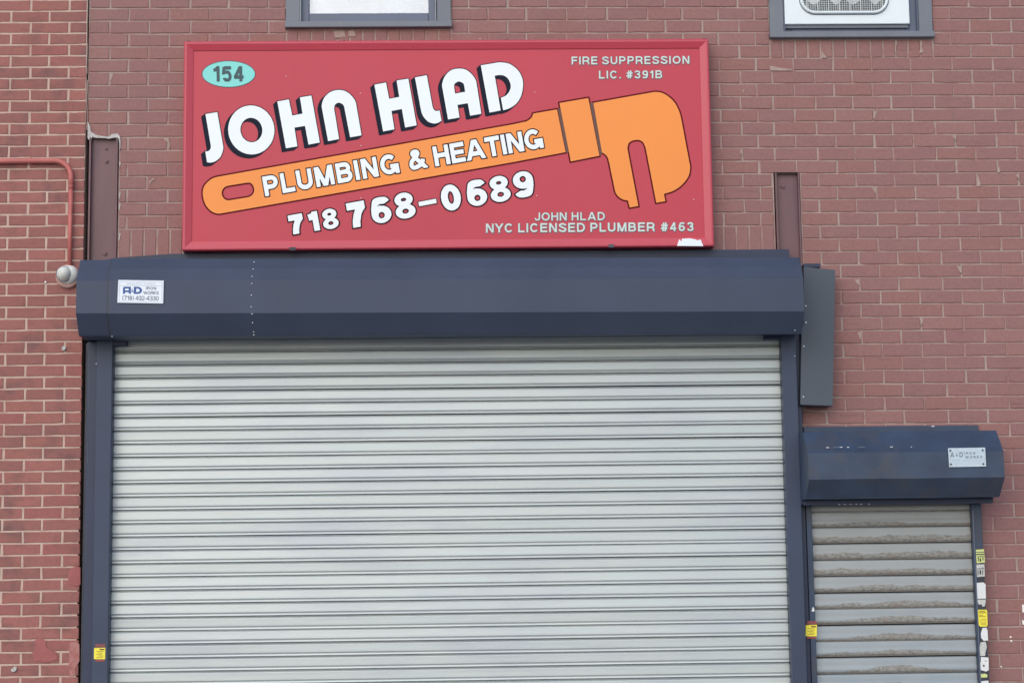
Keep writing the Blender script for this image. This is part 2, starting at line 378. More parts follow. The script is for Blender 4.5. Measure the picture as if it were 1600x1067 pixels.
def path(spec):
    """closed path of (x,y,'c'|'s'): corners and smooth (Catmull-Rom) points"""
    n = len(spec); out = []
    for i in range(n):
        p1 = spec[i]; p2 = spec[(i+1) % n]; p0 = spec[i-1]; p3 = spec[(i+2) % n]
        out.append((p1[0], p1[1]))
        if p1[2] == 'c' and p2[2] == 'c': continue
        if 's' not in (p1[2], p2[2]): continue
        m1 = ((p2[0]-p0[0])/2, (p2[1]-p0[1])/2) if p1[2] == 's' else None
        m2 = ((p3[0]-p1[0])/2, (p3[1]-p1[1])/2) if p2[2] == 's' else None
        L = math.hypot(p2[0]-p1[0], p2[1]-p1[1])
        def tang(a, b): l = math.hypot(b[0]-a[0], b[1]-a[1])+1e-9; return ((b[0]-a[0])/l*L, (b[1]-a[1])/l*L)
        if p1[2] == 't': m1 = tang(p0, p1)
        if p2[2] == 't': m2 = tang(p2, p3)
        if m1 is None: m1 = (1.5*(p2[0]-p1[0])-.5*m2[0], 1.5*(p2[1]-p1[1])-.5*m2[1])
        if m2 is None: m2 = (1.5*(p2[0]-p1[0])-.5*m1[0], 1.5*(p2[1]-p1[1])-.5*m1[1])
        for q in range(1, 7):
            t = q/7; h00 = 2*t**3-3*t*t+1; h10 = t**3-2*t*t+t; h01 = -2*t**3+3*t*t; h11 = t**3-t*t
            out.append((h00*p1[0]+h10*m1[0]+h01*p2[0]+h11*m2[0], h00*p1[1]+h10*m1[1]+h01*p2[1]+h11*m2[1]))
    return out
def shape_print(outer, holes, Y, off, st=.6, shifts=((0, 0),), tol=.08):
    """contours of polygon-with-holes grown by off px, united over shifts"""
    xs = [p[0] for p in outer]; ys = [p[1] for p in outer]; mg = abs(off)+2+max(abs(a)+abs(b) for a, b in shifts)
    x = np.arange(min(xs)-mg, max(xs)+mg, st); y = np.arange(min(ys)-mg, max(ys)+mg, st); X, Yg = np.meshgrid(x, y); D = None
    for a, b in shifts:
        d = poly_sdf(X-a, Yg-b, outer)
        for h in holes: d = np.maximum(d, -poly_sdf(X-a, Yg-b, h))
        D = d if D is None else np.minimum(D, d)
    return contours(D-off, x[0], y[0], st, tol)
def ell(cx, cy, rx, ry, a0, a1, n=14):
    return [(cx+rx*math.cos(math.radians(a0+(a1-a0)*i/n)), cy+ry*math.sin(math.radians(a0+(a1-a0)*i/n))) for i in range(n+1)]
def spl(pts, k=5):
    o = []; n = len(pts)
    for i in range(n-1):
        p0 = pts[max(i-1, 0)]; p1 = pts[i]; p2 = pts[i+1]; p3 = pts[min(i+2, n-1)]
        for q in range(k):
            t = q/k
            o.append(tuple(.5*(2*p1[c]+(p2[c]-p0[c])*t+(2*p0[c]-5*p1[c]+4*p2[c]-p3[c])*t*t+(-p0[c]+3*p1[c]-3*p2[c]+p3[c])*t**3) for c in (0, 1)))
    return o+[pts[-1]]
def glyph(ch, w):
    """skeleton strokes (points, closed) in cap-height units, ink width"""
    h = w/2; R = []; a = lambda p, c=False: R.append((p, c))
    W = {'A': .98, 'B': .84, 'C': .92, 'D': .88, 'E': .76, 'F': .72, 'G': .96, 'H': .84, 'I': w, 'J': .68, 'K': .88, 'L': .70, 'M': 1.0, 'N': .86, 'O': 1.0,
         'P': .80, 'R': .86, 'S': .82, 'T': .80, 'U': .84, 'W': 1.28, 'Y': .90, '&': .92, '#': .78, '-': .42, '.': w, '(': .28, ')': .28, '1': .42, '@': .95}.get(ch, .70)
    if ch == '1': W = .22+w
    x0, x1 = h, W-h
    if ch == 'A': a([(h*.75-.06, -.15), (W/2-.02+.035, 1.08)]); a([(W-h*.75+.06, -.15), (W/2+.02-.035, 1.08)]); a([(W*.22, .30), (W*.78, .30)])
    elif ch == '@': a([(x0, 0), (x0, 1-h*1.6), (x0+h*.6, 1-h), (x1, 1-h)]); a([(x1, 1), (x1, 0)]); a([(x0, .36), (x1, .36)])
    elif ch == 'B':
        r1, r2 = (1-h-.52)/2, (.52-h)/2
        a([(x0, 0), (x0, 1)]); a([(x0, 1-h), (W*.6, 1-h)]+ell(W*.6-.02, .52+r1, x1-.05-W*.6+.02, r1, 90, -90)+[(x0, .52)])
        a([(W*.5, .52)]+ell(W*.6, .52-r2, x1-W*.6, r2, 90, -90)+[(x0, h)])
    elif ch == 'C': a(ell(W/2, .5, W/2-h, .5-h, 38, 322, 26))
    elif ch == 'D': a([(x0, 0), (x0, 1)]); a([(x0, 1-h)]+ell(W*.45, .5, x1-W*.45, .5-h, 90, -90, 18)+[(x0, h)])
    elif ch == 'E': a([(x0, 0), (x0, 1)]); a([(x0, 1-h), (W, 1-h)]); a([(x0, .52), (W*.94, .52)]); a([(x0, h), (W, h)])
    elif ch == 'F': a([(x0, 0), (x0, 1)]); a([(x0, 1-h), (W, 1-h)]); a([(x0, .5), (W*.92, .5)])
    elif ch == 'G': a(ell(W/2-.01, .5, W/2-h-.01, .5-h, 43, 335, 26)); a([(W*.54, .47-h*.8), (W-h*.6, .47-h*.8)]); a([(W-h*.8, .47+h*.2), (W-h*.8, 0)])
    elif ch == 'H': a([(x0, 0), (x0, 1)]); a([(x1, 0), (x1, 1)]); a([(x0, .52), (x1, .52)])
    elif ch == 'I': a([(W/2, 0), (W/2, 1)])
    elif ch == 'J': a([(x1, 1), (x1, .32)]+ell(W/2, .32, W/2-h, .32-h, 0, -180)[1:])
    elif ch == 'K': a([(x0, 0), (x0, 1)]); a([(x0, .32), (W-h*.9+.06, 1.1)]); a([(W*.38, .55), (W-h*.7+.06, -.1)])
    elif ch == 'L': a([(x0, 0), (x0, 1)]); a([(x0, h), (W, h)])
    elif ch == 'M': a([(x0, 0), (x0, 1)]); a([(x1, 0), (x1, 1)]); a([(x0+h*.25-.05, 1.15), (W/2+.03, -.1)]); a([(x1-h*.25+.05, 1.15), (W/2-.03, -.1)])
    elif ch == 'N': a([(x0, 0), (x0, 1)]); a([(x1, 0), (x1, 1)]); a([(x0+h*.2-.07, 1.12), (x1-h*.2+.07, -.12)])
    elif ch == 'O': a(ell(W/2, .5, W/2-h, .5-h, 0, 360, 32)[:-1], True)
    elif ch in 'PR':
        rr = (1-h-.44)/2; a([(x0, 0), (x0, 1)]); a([(x0, 1-h)]+ell(W*.55, .44+rr, x1-W*.55, rr, 90, -90)+[(x0, .44)])
        if ch == 'R': a([(W*.5, .44), (W*.66, .42), (x1-.04, .30), (x1-.01, .14), (x1+.02, -.05)])
    elif ch == 'S': a(spl([(x1, .72), (x1-.03, .84-h*.3), (W*.5, 1-h), (x0+.03, .86-h*.4), (x0+.03, .68), (W*.32, .57), (W*.68, .47), (x1, .36), (x1, .2+h*.3), (W*.72, h*1.05), (W*.45, h), (x0+.02, .15+h*.2), (x0, .31)]))
    elif ch == 'T': a([(0, 1-h), (W, 1-h)]); a([(W/2, 1), (W/2, 0)])
    elif ch == 'U': a([(x0, 1), (x0, .36)]+ell(W/2, .36, W/2-h, .36-h, 180, 360)[1:-1]+[(x1, .36), (x1, 1)])
    elif ch == 'W': a([(h*.6-.04, 1.1), (W*.27+.02, -.1)]); a([(W*.27-.02, -.1), (W/2+.02, 1.1)]); a([(W/2-.02, 1.1), (W*.73+.02, -.1)]); a([(W*.73-.02, -.1), (W-h*.6+.04, 1.1)])
    elif ch == 'Y': a([(h*.8-.07, 1.1), (W/2, .42)]); a([(W-h*.8+.07, 1.1), (W/2, .42)]); a([(W/2, .5), (W/2, 0)])
    elif ch == '&': a(spl([(W-.01, -.03), (W*.62, .36), (W*.36, .66), (W*.27, .82), (W*.42, 1-h), (W*.58, .83), (W*.50, .66), (W*.20, .45), (x0, .26), (W*.22, h), (W*.52, h+.04), (W*.76, .28), (W*.84, .47)]))
    elif ch == '#': a([(W*.30, 0), (W*.42, 1)]); a([(W*.62, 0), (W*.74, 1)]); a([(W*.06, .66), (W, .66)]); a([(0, .33), (W*.94, .33)])
    elif ch == '-': a([(0, .40), (W, .40)])
    elif ch == '.': a([(W/2, 0), (W/2, w)])
    elif ch == '(': a(spl([(x1, 1.02), (x0, .75), (x0, .25), (x1, -.02)]))
    elif ch == ')': a(spl([(x0, 1.02), (x1, .75), (x1, .25), (x0, -.02)]))
    elif ch == '8' and w > .25:
        for cy, rx, ry in ((.735, W/2-.03, .268), (.275, W/2, .278)): a(ell(W/2, cy, rx, ry, 0, 360, 32)[:-1], 'fill')
        a(ell(W/2, .735, .098, .072, 0, 360, 18)[:-1], 'hole'); a(ell(W/2, .285, .118, .10, 0, 360, 18)[:-1], 'hole')
    elif ch == '0' and w > .25: a(ell(W/2, .5, W/2, .505, 0, 360, 40)[:-1], 'fill'); a(ell(W/2, .5, .105, .25, 0, 360, 24)[:-1], 'hole')
    elif ch in '69' and w > .25:
        f = (lambda q: q) if ch == '6' else (lambda q: [(W-x, 1-y) for x, y in q])
        a(f(spl([(x0, .30), (x0+.01, .54), (x0+.06, .72), (W*.34, 1-h*1.15), (W*.54, 1-h), (x1-.04, 1-h*1.15), (x1+h*.1, 1-h*1.7)])))
        a(f(ell(W/2, .33, W/2, .335, 0, 360, 36)[:-1]), 'fill'); a(f([(W*1.1, .745), (W*.68, .722), (W*.52, .738), (W*.40, .705), (W*.33, .650), (W*.46, .678), (W*.66, .682), (W*1.1, .675)]), 'hole'); a(f(ell(W/2, .30, .112, .125, 0, 360, 20)[:-1]), 'hole')
    elif ch == '0': a(ell(W/2, .5, W/2-h, .5-h, 0, 360, 30)[:-1], True)
    elif ch == '1': a([(W-h, 0), (W-h, 1)]); a([(0, .74), (W*.35, .76), (W-h*1.1, .93)] if w < .25 else [(0, .72), (W-h, .80)])
    elif ch == '2': a(spl([(x0, .68), (x0+.05, .86), (W*.5, 1-h), (x1-.02, .80), (x1-.03, .62), (W*.55, .38), (x0+.05, .18), (x0, h)])); a([(0, h), (W, h)])
    elif ch == '3': a(spl([(x0, .74), (x0+.06, .88), (W*.5, 1-h), (x1-.05, .84), (x1-.05, .64), (W*.45, .53)])); a(spl([(W*.42, .53), (x1-.03, .42), (x1, .24), (W*.72, h*1.1), (W*.4, h), (x0+.03, .14+h*.2), (x0, .29)]))
    elif ch == '4': a([(W*.70, 0), (W*.70, 1)]); a([(0, .29), (W, .29)]); a([(h*.5, .24), (W*.66, 1.0-h*.2)])
    elif ch == '5': a([(W*.96, 1-h), (W*.18, 1-h)]); a([(W*.20, 1-h*.4), (W*.11, .46)]); a(spl([(x0-.02, .50), (W*.35, .60), (W*.66, .60), (x1, .40), (x1-.01, .22), (W*.66, h), (W*.36, h), (x0, .27)]))
    elif ch == '6': a(ell(W/2, .325, W/2-h, .325-h*.9, 0, 360, 24)[:-1], True); a(spl([(x0, .30), (x0, .56), (x0+.04, .74), (W*.32, 1-h*1.25), (W*.54, 1-h), (x1-.04, 1-h*1.25), (x1+h*.25, 1-h*1.9)]))
    elif ch == '7': a([(0, 1-h), (W, 1-h)]); a(spl([(W*.99-h*.6, 1-h*1.2), (W*.60, .60), (W*.42, .25), (W*.38, -.02)]))
    elif ch == '8': a(ell(W/2, .745, W/2-h-.02, .255-h, 0, 360, 24)[:-1], True); a(ell(W/2, .28, W/2-h, .28-h, 0, 360, 24)[:-1], True); a(ell(W/2, .5, (W/2-h)*.72, .02, 0, 360, 12)[:-1], True)
    elif ch == '9': a(ell(W/2, .675, W/2-h, .325-h*.9, 0, 360, 24)[:-1], True); a(spl([(x1, .70), (x1, .44), (x1-.04, .26), (W*.68, h*1.25), (W*.46, h), (x0+.04, h*1.25), (x0-h*.25, h*1.9)]))
    return R, W
_gc = {}
def glyph_loops(ch, w, off):
    k = (ch, round(w, 3), round(off, 4))
    if k not in _gc:
        R, W = glyph(ch, w); st = .017; mg = .14+abs(off)
        x = np.arange(-mg, W+mg+st, st); y = np.arange(-mg, 1+mg+st, st); X, Y = np.meshgrid(x, y); D = np.full(X.shape, 1e9)
        for p, c in R:
            D = np.maximum(D, -poly_sdf(X, Y, p)) if c == 'hole' else np.minimum(D, poly_sdf(X, Y, p) if c == 'fill' else seg_sdf(X, Y, p, w/2, c))
        D = np.maximum(D, np.maximum(-Y, Y-1))
        _gc[k] = (contours(D-off, x[0], y[0], st, .006), W)
    return _gc[k]
def text(body, p0, p1, cap, w, layers, Y, parent, name='lettering', label=None, xs=1.0, chars=None):
    """body set from baseline point p0 to p1 (photo px), cap height in px; layers: (material, grow px, lift m, dx, dy)"""
    L = math.hypot(p1[0]-p0[0], p1[1]-p0[1]); ux, uy = (p1[0]-p0[0])/L, (p1[1]-p0[1])/L; vx, vy = uy, -ux
    ws = [.34 if c == ' ' else glyph(c, w)[1]*xs for c in body]
    gap = (L/cap-sum(ws))/max(1, len(body)-1); out = []
    for mname, grow, lift, dx, dy in layers:
        P = Print(Y-lift); x = 0
        for ci, (c, cw) in enumerate(zip(body, ws)):
            P.Y = Y-lift-(.0003 if ci % 2 else 0)
            if c != ' ':
                for_l, _ = glyph_loops(c, w, grow/cap)
                P.loops([[(p0[0]+dx+((x+a*xs)*ux+b*vx)*cap, p0[1]+dy+((x+a*xs)*uy+b*vy)*cap) for a, b in lp] for lp in for_l])
            x += cw+gap
        o = P.obj(name if mname == layers[-1][0] else name+'_outline', mname, parent)
        if label and mname == layers[-1][0]: o['label'] = label
        out.append(o)
    return out
# ------------------------------------------------------------------ ground
g = MB(); g.box(-60, 60, -2.6, 0.3, -.3, 0, 0); tag(g.obj('pavement', 'pavement'), kind='structure')
g = MB(); g.box(-60, 60, -2.75, -2.604, -.3, 0.004, .01); tag(g.obj('kerb', 'pavement'), kind='structure')
g = MB(); g.box(-200, 200, -200, -2.754, -.3, -.13, 0); tag(g.obj('road', 'asphalt'), kind='structure')
g = MB(); g.box(-200, 200, -200, 200, -.6, -.304, 0); tag(g.obj('ground', 'asphalt'), kind='structure')
# ------------------------------------------------------------------ brick work
def brick_mesh(name, w, h, bev, jit, m, rnd):
    """one brick, origin at its centre on the wall plane, face at y=-1*proud"""
    hw, hh = w/2, h/2
    base = [(-hw, -hh), (-hw*.35, -hh), (hw*.4, -hh), (hw, -hh), (hw, hh), (hw*.3, hh), (-hw*.4, hh), (-hw, hh)]
    o = [(x+rnd.uniform(-jit, jit), z+rnd.uniform(-jit, jit)) for x, z in base]
    V = [(x, .012, z) for x, z in o]+[(x, bev*.8, z) for x, z in o]
    V += [(x*(1-bev/hw), rnd.uniform(-.0006, .0006), z*(1-bev/hh)) for x, z in o]
    F = []
    for r in (0, 8): F += [(r+i, r+(i+1) % 8, r+8+(i+1) % 8, r+8+i) for i in range(8)]
    F += [(16, 17, 22, 23), (17, 18, 21, 22), (18, 19, 20, 21)]
    me = bpy.data.meshes.new(name); me.from_pydata(V, [], F); me.update(); me.materials.append(M[m])
    return me
OCC = [(287, 62, 1112, 390), (120, 400, 1254, 1100), (1250, 415, 1304, 634), (1252, 668, 1566, 780), (1254, 780, 1536, 1100)]   # what hides bricks
def seen_area(x0, x1, z0, z1, Y):
    n = 0
    for i in range(5):
        for j in range(3):
            px, py = to_px((x0+(x1-x0)*(i+.5)/5, Y, z0+(z1-z0)*(j+.5)/3))
            if 0 < px < 1600 and 0 < py < 1067 and not any(a < px < c and b_ < py < d for a, b_, c, d in OCC): n += 1
    return n/15*(x1-x0)*(z1-z0)
def lay_bricks(parent, rects, Y, bw, bh, joint, mname, limit, slope, jit, proto_n=10, seed=3, soldier=()):
    rnd = random.Random(seed)
    prot = [brick_mesh('brick', bw-joint, bh-joint, .0028, jit, mname, rnd) for _ in range(proto_n)]
    scored = sorted(rects, key=lambda r: -seen_area(*r[:4], Y))
    big = []; rest = []
    for i, r in enumerate(scored):
        (big if i < limit and seen_area(*r[:4], Y) > .0006 else rest).append(r)
    st = MB()
    for grp, lst in ((0, big), (1, rest)):
        for x0, x1, z0, z1 in lst:
            me = rnd.choice(prot); w_, h_ = x1-x0-joint*1.15, z1-z0-joint*.78
            if w_ < .006: continue
            sx, sz = w_/(bw-joint), h_/(bh-joint); cx_, cz_ = (x0+x1)/2, (z0+z1)/2
            rot = -slope+rnd.uniform(-.002, .002); dy = rnd.uniform(-.0008, .0008)
            rotz = False
            if h_ > w_: sx, sz, rotz = h_/(bw-joint), w_/(bh-joint), True
            if grp == 0:
                o = bpy.data.objects.new('brick', me); COL.objects.link(o); o.parent = parent
                o.location = (cx_, Y+dy, cz_); o.scale = (sx, 1, sz); o.rotation_euler = (0, (math.pi/2 if rotz else 0)-rot*0+(slope if not rotz else 0)+rnd.uniform(-.002, .002), 0)
            else:
                vs = []
                for q in me.vertices:
                    x, z = q.co.x*sx, q.co.z*sz
                    if rotz: x, z = z, -x
                    vs.append((cx_+x, Y+dy+q.co.y, cz_+z-slope*x))
                st.add(vs, [tuple(p.vertices) for p in me.polygons])
    o = st.obj('outer_bricks', mname, parent, fix=False); o['kind'] = 'stuff'
    return len(big), len(rest)
def sub_iv(iv, a, b):
    o = []
    for s, e in iv:
        if b <= s or a >= e: o.append((s, e))
        else:
            if s < a: o.append((s, a))
            if b < e: o.append((b, e))
    return o
# main building
XL = -.146                                             # where the two fronts meet
T1 = [XL, .063, .272, .482, .688, .897, 1.106, 1.315, 1.525, 1.735, 1.944, 2.143, 2.355, 2.569, 2.782, 2.967, 3.156, 3.35, 3.548, 3.758, 3.962, 4.168, 4.39, 4.607, 4.82, 5.03, 5.24, 5.45, 5.66, 5.87, 6.08, 6.3]
T2 = [XL, -.036, .166, .381, .581, .79, 1.0, 1.21, 1.42, 1.63, 1.839, 2.045, 2.255, 2.461, 2.675, 2.876, 3.071, 3.264, 3.435, 3.659, 3.856, 4.06, 4.288, 4.495, 4.715, 4.93, 5.14, 5.35, 5.56, 5.77, 5.98, 6.3]
PIT, SLP = .069137, .002762
zl = lambda k, x: 4.6423-PIT*k-SLP*x
W1 = (.882, 1.747, 4.525); W2 = (3.428, 4.293, 4.458)
WT = 1.35
LINT0, LINT1 = zl(17, 0), 3.25
openings = [(W1[0], W1[1], zl(3, 1.3), W1[2]+WT), (W2[0], W2[1], zl(4, 3.9), W2[2]+WT),
            (XL-.01, .021, 1.0, 3.952), (3.420, 3.565, 3.2, 3.737), (.021, 3.42, 3.2, LINT0-.002),
            (XL-.01, 3.53, -1, 3.2), (3.5, 4.40, -1, 2.3)]
building = thing('brick_building', 'brick building front painted dull mauve red, behind the red plumbing sign and both roller shutters', 'building')
rects = []
rnd = random.Random(11)
for k in range(-22, 68):
    cols = T1 if k % 2 == 0 else T2
    for a, b_ in zip(cols[:-1], cols[1:]):
        xm = (a+b_)/2; zt, zb = zl(k, xm), zl(k+1, xm); zc = (zt+zb)/2
        if zb < 0: continue
        iv = [(a, b_)]
        for ox0, ox1, oz0, oz1 in openings:
            if oz0 < zc < oz1: iv = sub_iv(iv, ox0, ox1)
        for s, e in iv:
            if e-s > .02: rects.append((s+rnd.uniform(-.0022, .0022), e+rnd.uniform(-.0022, .0022), zb, zt+rnd.uniform(-.0012, .0008)))
for (wx0, wx1, ws), k in ((W1, 3), (W2, 4)):
    n = 13
    for i in range(n):
        a = wx0+(wx1-wx0)*i/n; b_ = wx0+(wx1-wx0)*(i+1)/n; rects.append((a, b_, zl(k, a), ws-.004))
n = 51
for i in range(n):
    a = .021+(3.42-.021)*i/n; b_ = .021+(3.42-.021)*(i+1)/n; rects.append((a, b_, LINT1, zl(17, a)))
nb = lay_bricks(building, rects, 0.0, .208, PIT, .0088, 'brick_painted', 300, SLP, .0015, seed=5)
# mortar bed: wall body with real openings, face recessed behind the bricks
def wall_body(name, x0, x1, z0, z1, ops, y, depth, m, parent):
    xs = sorted({x0, x1, *[min(max(o[i], x0), x1) for o in ops for i in (0, 1)]}); zs = sorted({z0, z1, *[min(max(o[i], z0), z1) for o in ops for i in (2, 3)]})
    mb = MB(); solid = {}
    for i in range(len(xs)-1):
        for j in range(len(zs)-1):
            cx_, cz_ = (xs[i]+xs[i+1])/2, (zs[j]+zs[j+1])/2
            solid[i, j] = not any(o[0] < cx_ < o[1] and o[2] < cz_ < o[3] for o in ops)
    for (i, j), s_ in solid.items():
        if not s_: continue
        a, b_, c, d = xs[i], xs[i+1], zs[j], zs[j+1]
        mb.add([(a, y, c), (b_, y, c), (b_, y, d), (a, y, d)], [(0, 1, 2, 3)])
        mb.add([(a, y+depth, c), (b_, y+depth, c), (b_, y+depth, d), (a, y+depth, d)], [(3, 2, 1, 0)])
        for (di, dj), q in {(-1, 0): [(a, y, c), (a, y, d), (a, y+depth, d), (a, y+depth, c)], (1, 0): [(b_, y, c), (b_, y+depth, c), (b_, y+depth, d), (b_, y, d)],
                            (0, -1): [(a, y, c), (a, y+depth, c), (b_, y+depth, c), (b_, y, c)], (0, 1): [(a, y, d), (b_, y, d), (b_, y+depth, d), (a, y+depth, d)]}.items():
            if not solid.get((i+di, j+dj), False): mb.add(q, [(0, 1, 2, 3)])
    return mb.obj(name, m, parent, fix=False)
mops = [(W1[0]+.02, W1[1]-.02, W1[2], W1[2]+WT), (W2[0]+.02, W2[1]-.02, W2[2], W2[2]+WT), (XL-.02, .019, -1, 3.949), (3.424, 3.562, 3.2, 3.735), (.01, 3.52, -1, 3.15), (3.49, 4.39, -1, 2.3)]
wall_body('mortar_bed', XL, 6.3, -.05, 6.15, mops, .0042, .30, 'mortar_grey', building)
# dark room behind the openings
d = MB(); d.box(-1.2, 6.2, .32, .34, 0, 6.1); d.obj('back_wall', 'black', building)
# neighbour building on the left
nbr = thing('neighbouring_building', 'red brick building at the far left with cream mortar joints and a painted conduit', 'building')
rects = []
PN = .06005; XR = -.152
for k in range(-24, 79):
    zt = 4.6849-PN*k; zb = zt-PN
    if zb < 0: continue
    xr = XR+(.016*(4.68-zt)/3.5)
    start = xr-(.094 if k % 2 == 0 else .197)
    j = [xr, start]
    while j[-1] > -2.4: j.append(j[-1]-.1985)
    for a, b_ in zip(j[1:], j[:-1]): rects.append((max(a, -2.4), b_, zb, zt))
nb2 = lay_bricks(nbr, rects, -.012, .1985, PN, .0098, 'brick_red', 260, -.004, .0016, seed=9)
wall_body('mortar_bed', -2.4, XR-.001, -.05, 6.15, [], -.0095, .30, 'mortar_cream', nbr)
# patches, smears: thin irregular slabs on the face
def blob(name, pts, Y, m, parent, thick=.004):
    """irregular slab; pts in photo px, front face at Y-thick"""
    n = len(pts); A = [at(x, y, Y-thick) for x, y in pts]; B = [at(x, y, Y+.004) for x, y in pts]
    cx_ = sum((p for p in A), Vector())/n; A2 = [p.lerp(cx_, .1)+Vector((0, -thick*.3, 0)) for p in A]
    V = A2+A+B; F = [tuple(range(n))[::-1]]
    F += [(i, (i+1) % n, n+(i+1) % n, n+i) for i in range(n)]+[(n+i, n+(i+1) % n, 2*n+(i+1) % n, 2*n+i) for i in range(n)]
    mb = MB(); mb.add(V, F); return mb.obj(name, m, parent)
def ragged(cx_, cy_, rx, ry, n=11, seed=0, j=.3):
    r = random.Random(seed); return [(cx_+rx*math.cos(2*math.pi*i/n)*(1+r.uniform(-j, j)), cy_+ry*math.sin(2*math.pi*i/n)*(1+r.uniform(-j, j))) for i in range(n)]
smears = [[(1203, 103), (1222, 107), (1238, 108.5), (1238, 111), (1203, 111)], [(1283, 80), (1289, 86), (1292, 91), (1284, 91)], [(1364, 174), (1372, 174.5), (1369, 178), (1366.5, 186), (1364.5, 186)],
          [(1526, 275), (1528.5, 275), (1532.5, 288), (1531, 292), (1526, 292)], [(1362, 293), (1369.5, 293), (1369, 303), (1366.5, 300)], [(1495, 416), (1502, 416), (1503, 428), (1499, 424)],
          [(1335, 437), (1343, 437), (1343.5, 447), (1340, 444)], [(1340, 519), (1345, 519), (1346, 531), (1343, 528)], [(172, 114), (177, 114), (176, 120), (173.5, 126), (172, 126)],
          [(255, 216), (263, 217), (266, 226), (265, 234), (262.5, 224)], [(1437, 64), (1441, 64), (1440, 74), (1443, 82), (1436, 84), (1438, 76)], [(1399, 63), (1402, 64), (1400, 76), (1401, 86), (1398, 80)],
          [(1586, 272), (1592, 274), (1593, 282), (1590, 278)], [(1160, 140), (1164, 140), (1161, 146)], [(1436, 495), (1444, 496), (1441, 506), (1438, 510), (1438, 502)],
          [(233, 284), (240, 278), (241, 281), (236, 284), (234, 290)], [(1487, 212), (1494, 213), (1494, 222), (1492, 218)], [(1558, 262), (1562, 262), (1563, 270), (1559, 270)],
          [(544, 49), (553, 47), (556, 57), (545, 58)], [(521, 49), (538, 48), (540, 58), (524, 60)], [(1155, 235), (1160, 235), (1160, 243), (1158, 241)]]
mb = MB()
for i, s in enumerate(smears):
    o = blob('x', s, 0, 'mortar_smear', None, .0022); mb.add([q.co for q in o.data.vertices], [tuple(p.vertices) for p in o.data.polygons]); bpy.data.objects.remove(o)
mb.obj('mortar_smears', 'mortar_smear', building)['kind'] = 'stuff'
blob('paint_patch', [(110, 888), (118, 884), (125.5, 886), (125.5, 913), (119, 916), (108, 912), (106, 902)], -.012, 'red_patch', nbr, .0025)
blob('paint_patch', [(54, 1000), (62, 996), (71, 1000), (73, 1012), (88, 1018), (90, 1030), (74, 1034), (54, 1032), (50, 1020), (56, 1010)], -.012, 'red_patch', nbr, .0025)
blob('pale_stain', [(109, 1004), (118, 1002), (124, 1006), (124, 1032), (118, 1044), (107, 1040)], -.012, 'white_wash', nbr, .0016)
blob('pale_stain', [(108, 1046), (117, 1042), (118, 1053), (110, 1056)], -.012, 'white_wash', nbr, .0016)
blob('plug', ragged(99.5, 544.5, 3.2, 3.6, 9, 2), -.014, 'mortar_pale', nbr, .008)
blob('plug', ragged(22, 1045.5, 4.5, 4, 9, 4, .4), -.014, 'mortar_pale', nbr, .006)
# fillet of mortar between the two fronts
for a, b_ in ((-20, 60), (68, 120), (126, 205)):
    p = [at(136.2+math.sin(y*.11)*.5, y, 0) for y in range(a, b_, 6)]; mb = MB(); mb.tube([(v_.x, -.004, v_.z) for v_ in p], .0035, 6); mb.obj('joint_sealant', 'mortar_grey', building)
# white paint drips at the far right
for s in ([(1597, 944), (1601, 944), (1601, 957), (1597.5, 956)], [(1597, 968), (1602, 970), (1602, 976), (1598, 975)]): blob('white_paint_mark', s, 0, 'white_paint', building, .001)
for x, y in ((1579, 994.5), (1580, 1001), (1564.5, 1041)): blob('white_paint_mark', ragged(x, y, 1.5, 1.5, 7, int(x)), 0, 'white_paint', building, .0012)
# ------------------------------------------------------------------ steel posts above the shutter
def post(xa, xb, ztop, zbot, label, bolts):
    t = thing('steel_post', label, 'steel post', group='maroon steel posts set into the brick beside the sign')
    m_ = MB(); m_.box(xa+.016, xb-.012, .024, .032, zbot, ztop); m_.obj('web', 'post_red', t)
    for a, b_, c in ((xa, xa+.010, -.004), (xb-.008, xb, -.004)):
        m_ = MB(); m_.box(a+.006 if a == xa else a-.004, b_+.006 if a == xa else b_-.004, -.006, .04, zbot, ztop+.001, .0015); m_.obj('flange', 'post_red', t)
    m_ = MB(); m_.box(xa, xb, .045, .05, zbot, ztop+.01); m_.obj('back_plate', 'black', t)
    for x, z, r in bolts:
        m_ = MB(); m_.cyl((x, .0238, z), (0, -1, 0), r, .010, 6, r*.8); m_.cyl((x, .0238, z), (0, -1, 0), r*1.5, .003, 10); m_.obj('bolt', 'post_red', t)
    return t
post(-.139, .019, 3.949, 3.2, 'maroon steel post with mortar round its top, left of the red sign', [(at(165, 230, 0).x, at(165, 231, 0).z, .005), (at(165, 251, 0).x, at(165, 251, 0).z, .009), (at(163, 395, 0).x, at(163, 395, 0).z, .009)])
post(3.424, 3.562, 3.735, 3.2, 'short maroon steel post in a brick slot, right of the red sign', [(at(1224, 290, 0).x, at(1224, 290, 0).z, .010)])
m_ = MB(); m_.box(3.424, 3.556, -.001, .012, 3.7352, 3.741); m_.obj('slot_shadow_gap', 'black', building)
mp = [(137, 190), (140, 196), (142, 206), (150, 211), (160, 213), (170, 214), (173, 212), (174, 210), (184, 209), (187.5, 214), (188.5, 226), (186.6, 226), (185.5, 217), (180, 215), (170, 217), (164, 216), (150, 215.5), (144, 214), (142, 219), (137.5, 218)]
mp = mp[:]; P = Print(-.006); P.loops([mp]); o = P.obj('mortar_collar', 'mortar_pale', building)
sm_ = o.modifiers.new('t', 'SOLIDIFY'); sm_.thickness = .012; sm_.offset = -1
for i in (0, 1, 3, 4, 6):
    y0 = 226+i*24+random.uniform(-7, 7); blob('mortar_collar', [(186.6, y0), (188.6, y0+2), (187.9-i*.25, y0+random.uniform(8, 20)), (186.8-i*.25, y0+12)], 0, 'mortar_pale', building, .003)
